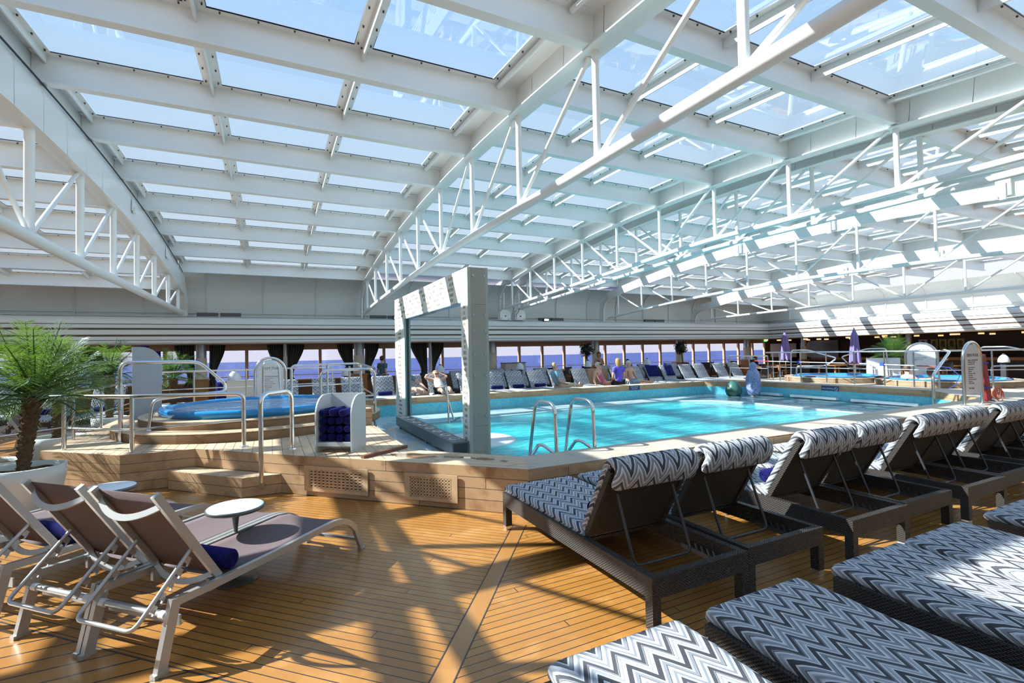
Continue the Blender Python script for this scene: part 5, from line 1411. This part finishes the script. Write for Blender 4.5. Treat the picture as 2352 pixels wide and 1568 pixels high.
def palm(label, loc, trunk_h, crown_r, nf, seed, pot_r=.37, pot_h=.50, lean=(0,0), pot=True, tr_r=.075, bright=.35):
    rnd = random.Random(seed)
    t = thing('potted_palm', label, 'palm', loc)
    if pot:
        mb = MB(); mb.lathe([(pot_r*.62, 0), (pot_r*.86, pot_h*.3), (pot_r*.98, pot_h*.75), (pot_r, pot_h), (pot_r-.03, pot_h+.006), (pot_r-.05, pot_h-.02), (pot_r-.06, pot_h-.09)], n=40); mb.build('pot', POT, t)
        mb = MB(); n = 24; rg = random.Random(seed); vs = [(0, 0, pot_h-.045)]; 
        for r_ in (.4, .75, 1.0):
            for k in range(n): vs.append(((pot_r-.055)*r_*math.cos(2*PI*k/n), (pot_r-.055)*r_*math.sin(2*PI*k/n), pot_h-.06+rg.uniform(-.01,.02)))
        fs = [(0, 1+k, 1+(k+1) % n) for k in range(n)] + [(1+j*n+k, 1+(j+1)*n+k, 1+(j+1)*n+(k+1) % n, 1+j*n+(k+1) % n) for j in range(2) for k in range(n)]
        mb.add(vs, fs, True); mb.build('soil', SOIL, t)
    z0 = pot_h-.08 if pot else 0; z1 = z0+trunk_h
    mb = MB(); m_ = 26; n = 12; pts = []; rad = []
    for i in range(m_+1):
        s_ = i/m_; pts.append((lean[0]*s_**1.5, lean[1]*s_**1.5, z0+trunk_h*s_)); rad.append(tr_r*(.72+.5*s_)*(1+.10*(i % 2)))
    mb.tube(pts, rad, n)
    for i in range(1, m_*3):
        s_ = i/(m_*3); a_ = i*2.4; rr_ = tr_r*(.72+.5*s_)
        c_ = Vector((lean[0]*s_**1.5, lean[1]*s_**1.5, z0+trunk_h*s_)); d_ = Vector((math.cos(a_), math.sin(a_), 0))
        mb.bar(c_+d_*rr_*.9, c_+d_*(rr_*1.22)+Vector((0,0,.035)), .035, .014)
    mb.build('trunk', BARK, t)
    top = Vector((lean[0], lean[1], z1-.02))
    for k in range(nf):
        q = (k+.5)/nf; up = .12+1.30*q**.85; dr = .16+.36*q; L = crown_r*(1.12-.18*q)*rnd.uniform(.88, 1.1)
        mb = frond(L, dr*rnd.uniform(.8,1.25), up, rnd, ll=crown_r*.30, lw=.0085*crown_r/.9)
        mt_ = Matrix.Translation(top+Vector((0,0,rnd.uniform(-.06,.06)))) @ Matrix.Rotation(k*2.399+rnd.uniform(-.2,.2), 4, 'Z')
        mb.xf(mt_); mb.build('frond', LEAFG if rnd.random() < bright else LEAFD, t)
    return t
palm('large potted palm in a white pot at the left of the deck', (-2.36, 6.93, 0), .80, .90, 42, 1, .345, .50, (.07, .05), tr_r=.062, bright=.35)
palm('second potted palm just behind the large one, pot beside the platform', (-2.98, 9.9, 0), .78, .85, 34, 2, .34, .45, (.05, .0), bright=.15)
palm('palm at the left frame edge in a white pot cut off by the frame', (-2.95, 7.75, 0), .72, .80, 30, 3, .32, .46, (-.30, .1), bright=.2)
palm('slender palm left of the tall grey cabinet', (-2.98, 12.6, 0), .95, .80, 28, 4, .3, .45, (0, 0), bright=.3)
palm('bright green palm right of the tall grey cabinet', (-2.2, 14.6, 0), .72, .78, 30, 5, .3, .5, (0, 0), bright=.7)
palm('big bright palm growing behind the far hot tubs', (21.3, 10.3, 0), .78, 1.0, 36, 6, .45, .42, (0, 0), bright=.7)
def ficus(label, loc, h, r, seed, lean=0.0):
    rnd = random.Random(seed); t = thing('ficus_tree', label, 'tree', loc, 0, 'round ficus trees along the windows')
    mb = MB(); mb.lathe([(.20, 0), (.26, .38), (.25, .40), (.22, .36)], n=20); mb.build('pot', CHR, t)
    mb = MB(); mb.tube([(0,0,.3), (.03,0,.7), (lean*.5,0,h-r*.9), (lean, 0, h)], .025, 8)
    for k in range(9):
        a_ = k*2.4; mb.tube([(lean*.7, 0, h-r*.7), (lean+math.cos(a_)*r*.7, math.sin(a_)*r*.7, h+math.sin(k)*r*.5)], .010, 5)
    mb.build('trunk', BARK, t)
    vs = []; fs = []
    for k in range(1500):
        d = Vector((rnd.gauss(0,1), rnd.gauss(0,1), rnd.gauss(0,1))).normalized(); q = r*(rnd.random()**.45)*(1+.16*math.sin(3*d.x+5*d.z+seed))
        c_ = Vector((lean, 0, h)) + d*q; a = Vector((rnd.gauss(0,1), rnd.gauss(0,1), rnd.gauss(0,1))).normalized(); b = a.cross(d).normalized(); l = rnd.uniform(.03,.05)
        o = len(vs); vs += [c_-a*l, c_+b*l*.5, c_+a*l, c_-b*l*.5]; fs.append((o, o+1, o+2, o+3))
    mb = MB(); mb.add(vs, fs); mb.build('foliage', plain('ficus_leaf', (.018,.04,.022), .4, 0, .4, 9), t)
ficus('round ficus tree left of the woman in black', (13.2, 18.9, 0), 1.66, .34, 1)
ficus('round ficus tree with thin crooked trunk before the right column', (19.2, 18.9, 0), 1.66, .34, 2, -.1)
mb = MB()
rr = random.Random(5)
# ================================================================== PENGUIN AND EGG
def terr(name, c1, c2, sc):
    m, n, out = nt(name); vo = n.nodes.new('ShaderNodeTexVoronoi'); vo.inputs['Scale'].default_value = sc; lk(n, coords(n), vo.inputs['Vector'])
    s_ = n.nodes.new('ShaderNodeSeparateColor'); lk(n, vo.outputs['Color'], s_.inputs[0]); c = mixc(n, s_.outputs[0], c1, c2); princ(n, out, c, .35); return m
PB = terr('speckled_blue_mosaic', (.07,.12,.30), (.36,.42,.62), 55)
t = thing('penguin_statue', 'speckled blue penguin statue standing in the shallow end', 'statue', (14.1, 10.85, 0), R(25))
mb = MB(); mb.lathe([(.14, .06), (.19, .10), (.235, .22), (.262, .40), (.262, .55), (.235, .70), (.185, .82), (.135, .89), (.122, .93), (.128, .99), (.118, 1.06), (.075, 1.11), (.02, 1.128), (.001, 1.13)], n=28, sy=.86, cap=False); 
mb.build('body', PB, t)
mb = MB(); mb.tube([(.06, -.04, 1.01), (.17, -.12, 1.00), (.24, -.17, .985)], [.05, .022, .004], 8); mb.build('beak', PB, t)
for s_ in (-1, 1):
    mb = MB(); mb.tube([(s_*.21, 0, .80), (s_*.275, .0, .66), (s_*.30, .01, .48), (s_*.30, .03, .32)], [.03, .055, .05, .012], 8); 
    for i in range(len(mb.v)):
        x, y, z = mb.v[i]; mb.v[i] = (s_*.26+(x-s_*.26)*.55, y*1.3, z)
    mb.build('flipper', PB, t)
    mb = MB(); mb.sphere((s_*.10, -.05, .03), .09, 12, 6, (1, 1.5, .4)); mb.build('foot', DG, t)
mb = MB(); mb.tube([(0, .17, .18), (0, .25, .03)], [.05, .02], 8); mb.build('tail', PB, t)
mb = MB(); mb.lathe([(.14, .0), (.22, .05), (.255, .14), (.26, .20), (.235, .30), (.175, .41), (.10, .49), (.04, .522), (.001, .53)], n=28, cap=False)
single(mb, 'egg_statue', plain('dark_green_glaze', (.035,.115,.085), .35, 0, .1, 20), 'dark green egg shaped statue beside the penguin', 'statue', None, (13.72, 11.30, 0))
# ================================================================== PEOPLE
SKIN = plain('light_skin', (.62,.36,.25), .55, 0, .05, 20); SKIN2 = plain('tanned_skin', (.40,.21,.13), .55, 0, .05, 20)
HAIRS = {'blond': plain('blond_hair', (.48,.36,.18), .7, 0, .3, 40), 'dark': plain('dark_hair', (.02,.014,.012), .5, 0, .3, 40), 'brown': plain('brown_hair', (.07,.035,.02), .6, 0, .3, 40),
         'grey': plain('grey_hair', (.60,.58,.56), .7, 0, .2, 40), 'honey': plain('honey_hair', (.38,.22,.08), .6, 0, .3, 40)}
EYE = plain('dark_eye', (.02,.015,.01), .2); LIP = plain('lip', (.42,.13,.11), .5)
def skinobj(name, pts, edges, mat, parent, sub=2, root=0):
    me = bpy.data.meshes.new(name); me.from_pydata([p for p, r in pts], edges, []); me.materials.append(mat)
    o = bpy.data.objects.new(name, me); COL.objects.link(o); o.parent = parent
    sk = o.modifiers.new('skin', 'SKIN'); sk.use_smooth_shade = True
    d = me.skin_vertices[0].data
    for i, (p, r) in enumerate(pts):
        d[i].radius = (r, r) if not isinstance(r, tuple) else r
        d[i].use_root = (i == root)
    sb = o.modifiers.new('sub', 'SUBSURF'); sb.levels = sub; sb.render_levels = sub
    return o
V = Vector
def person(label, loc, rz, J, skin=SKIN, hair='brown', hairlen=0, cloth=(), fem=False, headdir=(0,-1,0), glasses=False, legs=True, bald=False):
    """J: joints in local metres, person faces -y. keys: pel, chest, neck, head, shL elL wrL haL (R), hipL knL anL toL (R)"""
    t = thing('person', label, 'person', loc, rz)
    J = {k: V(v) for k, v in J.items()}
    P = []; E = []; ix = {}
    def v(k, p, r): ix[k] = len(P); P.append((tuple(p), r)); return ix[k]
    def e(a, b): E.append((ix[a], ix[b]))
    v('pel', J['pel'], (.145,.11)); v('waist', J['pel'].lerp(J['chest'], .5), (.118,.09) if fem else (.135,.10)); v('chest', J['chest'], (.135,.105) if fem else (.155,.115))
    nb = J['chest'].lerp(J['neck'], .62); v('nb', nb, .072); v('neck', J['neck'], .052)
    hd = (J['head']-J['neck']); hu = hd.normalized(); f = V(headdir).normalized()
    v('jaw', J['neck']+hu*.075+f*.02, .066); v('mid', J['neck']+hu*.145+f*.012, .088); v('crown', J['neck']+hu*.20, .074)
    for a, b in (('pel','waist'),('waist','chest'),('chest','nb'),('nb','neck'),('neck','jaw'),('jaw','mid'),('mid','crown')): e(a, b)
    for s_ in 'LR':
        if 'sh'+s_ not in J: continue
        sg = 1
        v('sh'+s_, J['sh'+s_], .058 if fem else .066); v('el'+s_, J['el'+s_], .038 if fem else .043); v('wr'+s_, J['wr'+s_], .026)
        hd_ = (J['ha'+s_]-J['wr'+s_]).normalized(); v('pa'+s_, J['wr'+s_]+hd_*.06, (.034,.02))
        e('nb', 'sh'+s_); e('sh'+s_, 'el'+s_); e('el'+s_, 'wr'+s_); e('wr'+s_, 'pa'+s_)
        sd = hd_.cross(V((.3,.2,1))).normalized(); dn = hd_.cross(sd).normalized()
        for q, (o_, l) in enumerate(((-.027,.062),(-.009,.075),(.009,.07),(.026,.055))):
            b0 = J['wr'+s_]+hd_*.095+sd*o_
            v('f%s%d' % (s_, q), b0, .0105); v('g%s%d' % (s_, q), b0+hd_*l*.5+dn*.006, .0095); v('h%s%d' % (s_, q), b0+hd_*l+dn*.02, .008)
            e('pa'+s_, 'f%s%d' % (s_, q)); e('f%s%d' % (s_, q), 'g%s%d' % (s_, q)); e('g%s%d' % (s_, q), 'h%s%d' % (s_, q))
        v('t'+s_, J['wr'+s_]+hd_*.045-sd*.04, .011); v('u'+s_, J['wr'+s_]+hd_*.085-sd*.055+dn*.01, .009); e('pa'+s_, 't'+s_); e('t'+s_, 'u'+s_)
    if legs:
        for s_ in 'LR':
            v('hip'+s_, J['hip'+s_], .088); v('kn'+s_, J['kn'+s_], .058); v('ca'+s_, J['kn'+s_].lerp(J['an'+s_], .35), .054); v('an'+s_, J['an'+s_], .036); v('to'+s_, J['to'+s_], (.038,.024))
            e('pel','hip'+s_); e('hip'+s_,'kn'+s_); e('kn'+s_,'ca'+s_); e('ca'+s_,'an'+s_); e('an'+s_,'to'+s_)
    skinobj('body', P, E, skin, t)
    # face
    hc = J['neck']+hu*.15; rt = f.cross(hu).normalized(); f2 = hu.cross(rt)*-1 if False else f
    def blob(nm, c, r, sc, mat): mb = MB(); mb.sphere(tuple(c), r, 10, 6, sc); return mb.build(nm, mat, t)
    mb = MB(); mb.tube([hc+hu*.022+f*.085, hc-hu*.015+f*.118, hc-hu*.022+f*.088], [.007,.014,.012], 6); mb.build('nose', skin, t)
    for sg in (-1, 1):
        if not glasses: blob('eye', hc+hu*.012+f*.088+rt*.032*sg, .011, (1,1,.8), EYE)
        blob('ear', hc-hu*.005+rt*.087*sg, .026, (.5,.8,1.1), skin)
    blob('mouth', hc-hu*.058+f*.082, .02, (1,.5,.35), LIP)
    if glasses:
        mb = MB()
        for sg in (-1, 1): mb.sphere(tuple(hc+hu*.012+f*.094+rt*.033*sg), .027, 10, 6, (1,.5,.8))
        mb.tube([hc+hu*.014+f*.1-rt*.08, hc+hu*.016+f*.11, hc+hu*.014+f*.1+rt*.08], .005, 5); mb.build('sunglasses', CHR, t)
    # hair: partial shell
    H = HAIRS[hair]; mb = MB(); n = 18; m_ = 12; vs = []; fs = []
    rr = random.Random(len(label))
    cut = .28 if bald else -.12
    for i in range(m_+1):
        th = PI*i/m_*.80
        for k in range(n):
            a_ = 2*PI*k/n; d = hu*math.cos(th) + (f*math.cos(a_)+rt*math.sin(a_))*math.sin(th)
            front = math.cos(a_)*math.sin(th)
            r_ = .101 if not bald else .094
            if front > .35 and math.cos(th) < .55: r_ = .070     # leave the face free
            if hairlen and front <= .35 and th > PI*.45: d = d - hu*hairlen*(th-PI*.45)
            vs.append(hc+hu*.012+V(d)*r_*(1+rr.uniform(-.03,.03)) - f*.008)
    fs = [(i*n+k, i*n+(k+1) % n, (i+1)*n+(k+1) % n, (i+1)*n+k) for i in range(m_) for k in range(n)]
    mb.add(vs, fs, True); mb.build('hair', H, t)
    for nm, keys, mat, grow in cloth:
        cp = []; ce = []; cx = {}
        for c_ in keys:
            chain = c_
            prev = None
            for k in chain:
                fr = None
                if isinstance(k, tuple): a, b, q = k; p = V(P[ix[a]][0]).lerp(V(P[ix[b]][0]), q); ra, rb = P[ix[a]][1], P[ix[b]][1]; ra = max(ra) if isinstance(ra, tuple) else ra; rb = max(rb) if isinstance(rb, tuple) else rb; r_ = ra+(rb-ra)*q; key = k
                else: p = V(P[ix[k]][0]); r_ = P[ix[k]][1]; key = k
                if key not in cx:
                    cx[key] = len(cp); rg = tuple(q_+grow for q_ in r_) if isinstance(r_, tuple) else r_+grow
                    cp.append((tuple(p), rg))
                if prev is not None: ce.append((cx[prev], cx[key]))
                prev = key
        skinobj(nm, cp, ce, mat, t)
    return t
def stand(h=1.6, arms='down', w=.17):
    s = h/1.72
    J = dict(pel=(0,0,.94*s), chest=(0,-.01,1.24*s), neck=(0,0,1.46*s), head=(0,-.01,1.66*s), hipL=(.09,0,.88*s), knL=(.10,-.02,.50*s), anL=(.10,.02,.08), toL=(.11,-.13,.035), hipR=(-.09,0,.88*s), knR=(-.10,.02,.50*s), anR=(-.10,.06,.08), toR=(-.11,-.09,.035),
             shL=(w,0,1.38*s), elL=(w+.07,.04,1.10*s), wrL=(w+.05,-.04,.86*s), haL=(w+.05,-.07,.76*s), shR=(-w,0,1.38*s), elR=(-w-.07,.04,1.10*s), wrR=(-w-.05,-.04,.86*s), haR=(-w-.05,-.07,.76*s))
    if arms == 'chest':
        J.update(elL=(w+.06,-.02,1.12*s), wrL=(.07,-.17,1.22*s), haL=(.0,-.19,1.30*s), elR=(-w-.06,-.02,1.12*s), wrR=(-.08,-.17,1.17*s), haR=(-.01,-.20,1.24*s))
    return J
TEAL = plain('grey_teal_tunic', (.06,.13,.15), .8, 0, .3, 30); BLK = plain('black_cloth', (.012,.012,.014), .8); WHT = plain('white_shirt', (.72,.72,.72), .8); LBL = plain('light_blue_shirt', (.20,.42,.55), .8, 0, .1, 20)
KHA = plain('khaki_trousers', (.55,.48,.36), .85, 0, .1, 20); PNK = plain('pink_swimsuit', (.75,.16,.26), .7, 0, .6, 25); PRP = plain('purple_shirt', (.12,.09,.62), .8, 0, .05, 10); GRY = plain('grey_shirt', (.20,.23,.26), .8)
TORSO = [['pel', 'waist', 'chest', 'nb']]
SLV = [['nb', 'shL', ('shL','elL',.62)], ['nb', 'shR', ('shR','elR',.62)]]
LSL = [['nb', 'shL', 'elL', ('elL','wrL',.9)], ['nb', 'shR', 'elR', ('elR','wrR',.9)]]
TRO = [['pel', 'hipL', 'knL', ('ca'+'L','anL',.7)], ['pel', 'hipR', 'knR', ('ca'+'R','anR',.7)]]
SHO = [['pel', 'hipL', ('hipL','knL',.7)], ['pel', 'hipR', ('hipR','knR',.7)]]
person('woman with short brown hair in a grey teal tunic walking along the window gallery', (3.7, 18.5, 0), R(118), stand(1.56), hair='brown', cloth=[('tunic', TORSO+SLV, TEAL, .022), ('trousers', TRO, TEAL, .014)], fem=True)
person('woman with dark bob in a black sleeveless top standing with hands at her chest', (13.22, 18.0, 0), R(-25), stand(1.52, 'chest', .15), skin=SKIN2, hair='dark', hairlen=.9, cloth=[('black_top', TORSO, BLK, .016), ('skirt', SHO, BLK, .03)], fem=True)
def sit(shax=None, dirx=0, lean=.2, legz=.0, seat=.42, legs_dir=(0,-1), knee=.0, L=1.0):
    """sitting with legs stretched towards legs_dir"""
    lx, ly = legs_dir; px, py = -ly, lx
    c = V((-lx*lean*.5, -ly*lean*.5, seat+.42)); 
    J = dict(pel=(0,0,seat+.10), chest=(-lx*lean*.6, -ly*lean*.6, seat+.40), neck=(-lx*lean*.85, -ly*lean*.85, seat+.60), head=(-lx*lean*.8, -ly*lean*.8, seat+.80))
    for s_, k in (('L', 1), ('R', -1)):
        o = V((px, py, 0))*k; os_ = V((*shax, 0))*k if shax else o
        J['hip'+s_] = V((lx*.06, ly*.06, seat+.08))+o*.09; J['kn'+s_] = V((lx*.46, ly*.46, seat+.09+knee))+o*.10; J['an'+s_] = V((lx*.86, ly*.86, seat+.05))+o*.10; J['to'+s_] = V((lx*.92, ly*.92, seat+.18))+o*.11
        J['sh'+s_] = V(J['neck'])-V((0,0,.08))+os_*.17; J['el'+s_] = J['sh'+s_]+V((lx*.06, ly*.06, -.27))+os_*.05; J['wr'+s_] = J['el'+s_]+V((lx*.20, ly*.20, -.06))-os_*.04; J['ha'+s_] = J['wr'+s_]+V((lx*.1, ly*.1, -.02))
    return J
# man in light blue shirt, legs along the lounger edge
J = sit(legs_dir=(1, 0), lean=.18, seat=.38, knee=.03)
person('fair haired man in light blue shirt and khaki trousers sitting sideways beyond the pool', (8.45, 13.75, 0), 0, J, hair='blond', headdir=(.9,-.35,-.25), cloth=[('shirt', TORSO+SLV, LBL, .014), ('trousers', TRO, KHA, .018)])
# reclining woman with raised arms
J = dict(pel=(0,-.55,.52), chest=(0,-.30,.72), neck=(0,-.14,.86), head=(0,-.08,1.02), hipL=(.09,-.62,.49), knL=(.13,-.98,.60), anL=(.12,-1.32,.42), toL=(.13,-1.40,.50), hipR=(-.09,-.62,.49), knR=(-.13,-.98,.56), anR=(-.12,-1.32,.42), toR=(-.13,-1.40,.50),
         shL=(.17,-.17,.82), elL=(.37,-.10,.90), wrL=(.17,.02,1.0), haL=(.09,.05,1.02), shR=(-.17,-.17,.82), elR=(-.37,-.10,.90), wrR=(-.17,.02,1.0), haR=(-.09,.05,1.02))
person('sunbathing blond woman in sunglasses and white top, arms folded behind her head', (4.66, 15.05, -.02), 0, J, hair='blond', headdir=(0,-.95,-.1), glasses=True, fem=True, cloth=[('white_top', TORSO, WHT, .024), ('shorts', SHO, BLK, .016)])
# bather half hidden by the far pillar
J = sit(legs_dir=(.25, -.97), lean=.30, seat=.40, knee=.12); J['elL'] = V((.33,.0,.72)); J['wrL'] = V((.42,-.22,.58)); J['haL'] = V((.46,-.32,.55))
person('bather in a grey shirt leaning back, half hidden behind the far pillar of the arch', (3.72, 14.55, 0), 0, J, hair='brown', cloth=[('shirt', TORSO+SLV, GRY, .014), ('shorts', SHO, WHT, .02)])
# woman in pink, hand over head
J = sit(shax=(.9,.35), legs_dir=(.9, -.3), lean=.28, seat=.36, knee=.05); J['elL'] = V(J['shL'])+V((.02,.05,.22)); J['wrL'] = V(J['head'])+V((.12,-.02,.02)); J['haL'] = V(J['head'])+V((.02,-.04,.04)); J['elR'] = V(J['shR'])+V((-.06,-.02,-.27)); J['wrR'] = V(J['elR'])+V((.03,-.1,-.22)); J['haR'] = V(J['wrR'])+V((.02,-.05,-.06))
person('grey haired woman in a pink swimsuit and sunglasses shading her head with one arm', (10.33, 13.8, 0), 0, J, hair='grey', headdir=(.55,-.8,0), glasses=True, fem=True, cloth=[('pink_swimsuit', TORSO, PNK, .014)])
# woman in purple seen from behind
J = sit(legs_dir=(0, -1), lean=-.05, seat=.40, knee=.0)
for s_ in 'LR': J['an'+s_] = V(J['kn'+s_])+V((0,.02,-.40)); J['to'+s_] = V(J['an'+s_])+V((0,-.12,-.03)); J['kn'+s_] = V(J['kn'+s_])
J['chest'] = V((0,-.02,.86)); J['neck'] = V((0,-.03,1.08)); J['head'] = V((-.01,-.06,1.28))
for s_, k in (('L',1),('R',-1)): J['sh'+s_] = V((k*.17,-.02,1.0)); J['el'+s_] = V((k*.22,-.02,.74)); J['wr'+s_] = V((k*.20,-.14,.56)); J['ha'+s_] = V((k*.17,-.2,.52))
person('woman with long blond hair in a purple shirt sitting with her back to the pool', (10.62, 13.35, 0), PI-.1, J, hair='honey', hairlen=1.3, fem=True, cloth=[('purple_shirt', TORSO+SLV, PRP, .016), ('shorts', SHO, BLK, .02)])
# shirtless man
J = sit(shax=(1,.1), legs_dir=(.95, -.25), lean=.02, seat=.38, knee=.02); J['elL'] = V(J['shL'])+V((.12,-.0,-.24)); J['wrL'] = V((.45,.10,.50)); J['haL'] = V((.56,.08,.47))
person('bald shirtless man sitting beyond the pool with his legs stretched to the right', (11.45, 13.8, 0), 0, J, hair='grey', bald=True, headdir=(.25,-.9,-.3), cloth=[('swim_shorts', SHO, LBL, .02)])
# diners by the window
J = sit(legs_dir=(0, -1), lean=.02, seat=.30, knee=.0)
for s_ in 'LR': J['an'+s_] = V(J['kn'+s_])+V((0,.02,-.30)); J['to'+s_] = V(J['an'+s_])+V((0,-.12,-.03))
person('dark haired person in brown seated at the far window, head bent down', (16.2, 19.6, -.02), 0, J, skin=SKIN2, hair='dark', headdir=(0,-.8,-.5), cloth=[('shirt', TORSO+SLV, plain('brown_shirt', (.16,.12,.10), .8), .02), ('trousers', TRO, BLK, .015)])
person('dark haired person seated at the far right end of the window gallery', (25.0, 19.0, -.02), R(40), J, skin=SKIN2, hair='dark', headdir=(0,-.9,-.3), cloth=[('shirt', TORSO+SLV, BLK, .02), ('trousers', TRO, BLK, .015)])
# bathers in the far tub
J = dict(pel=(0,0,-.30), chest=(0,0,.0), neck=(0,0,.20), head=(0,0,.40), shL=(.16,0,.12), elL=(.26,-.14,.0), wrL=(.2,-.34,.02), haL=(.16,-.42,.02), shR=(-.16,0,.12), elR=(-.26,-.14,-.02), wrR=(-.2,-.34,-.02), haR=(-.16,-.42,-.02))
person('dark haired bather in the far hot tub seen in profile', (16.75, 7.75, .54), R(75), J, hair='brown', legs=False, fem=True, headdir=(0,-1,0))
J2 = dict(J); J2['elL'] = (.36,.02,.10); J2['wrL'] = (.62,.05,.12); J2['haL'] = (.72,.05,.12)
person('bather with long brown hair in the far hot tub, arm along the rim', (16.35, 7.0, .50), R(-85+180), J2, hair='brown', hairlen=.5, legs=False, fem=True)
# small things by the bathers
t = thing('drink_bottle', 'clear water bottle standing beside the man in the blue shirt', 'bottle', (9.0, 13.62, .42))
mb = MB(); mb.lathe([(.035, 0), (.035, .15), (.014, .20), (.014, .225)], n=14); mb.build('bottle_body', plain('pale_bottle', (.6,.66,.7), .1), t); mb = MB(); mb.lathe([(.016, .225), (.016, .245)], n=12); mb.build('cap', SIGNW, t)
flush_text()
# ================================================================== CAMERA, LIGHT
cam = bpy.data.cameras.new('camera'); cam.sensor_width = 36; cam.sensor_fit = 'HORIZONTAL'
cam.lens = 36*1120.4/2352; cam.clip_end = 20000; cam.clip_start = .02
co_ = bpy.data.objects.new('camera', cam); COL.objects.link(co_)
yaw, pit, rol = R(26.235), R(1.296), R(-1.159)
fw = Vector((math.sin(yaw)*math.cos(pit), math.cos(yaw)*math.cos(pit), math.sin(pit)))
rt_ = Vector((math.cos(yaw), -math.sin(yaw), 0)); up_ = rt_.cross(fw)
r2 = rt_*math.cos(rol) + up_*math.sin(rol); u2 = -rt_*math.sin(rol) + up_*math.cos(rol)
mt = Matrix((r2, u2, -fw)).transposed().to_4x4(); mt.translation = (0, 0, 1.6)
co_.matrix_world = mt
SC.camera = co_
sun = bpy.data.lights.new('sun', 'SUN'); sun.energy = 13.0; sun.angle = R(.55); sun.color = (1, .965, .90)
so = bpy.data.objects.new('sun', sun); COL.objects.link(so)
Ls = Vector((-1.14, .57, 1.0)).normalized()
so.rotation_euler = Ls.to_track_quat('Z', 'Y').to_euler()
w = bpy.data.worlds.new('sky'); SC.world = w; w.use_nodes = True; n = w.node_tree; n.nodes.clear()
bg = n.nodes.new('ShaderNodeBackground'); wo = n.nodes.new('ShaderNodeOutputWorld'); n.links.new(bg.outputs[0], wo.inputs[0])
sp = n.nodes.new('ShaderNodeSeparateXYZ'); n.links.new(n.nodes.new('ShaderNodeTexCoord').outputs['Generated'], sp.inputs[0])
rp = n.nodes.new('ShaderNodeValToRGB'); e = rp.color_ramp.elements
e[0].position = 0.0; e[0].color = (.82,.81,.92,1); e[1].position = 1.0; e[1].color = (.26,.52,1.0,1)
for p_, c_ in ((.04,(.84,.84,.94)), (.18,(.84,.92,1.0)), (.42,(.62,.80,1.0)), (.7,(.36,.62,1.0))):
    q = e.new(p_); q.color = (*c_, 1)
n.links.new(sp.outputs[2], rp.inputs[0]); n.links.new(rp.outputs[0], bg.inputs[0]); bg.inputs[1].default_value = 1.0
SC.view_settings.view_transform = 'Standard'; SC.view_settings.look = 'None'; SC.view_settings.gamma = 1
SC.view_settings.use_curve_mapping = False; SC.view_settings.exposure = 0.16
for i, o in enumerate(bpy.data.objects): pass
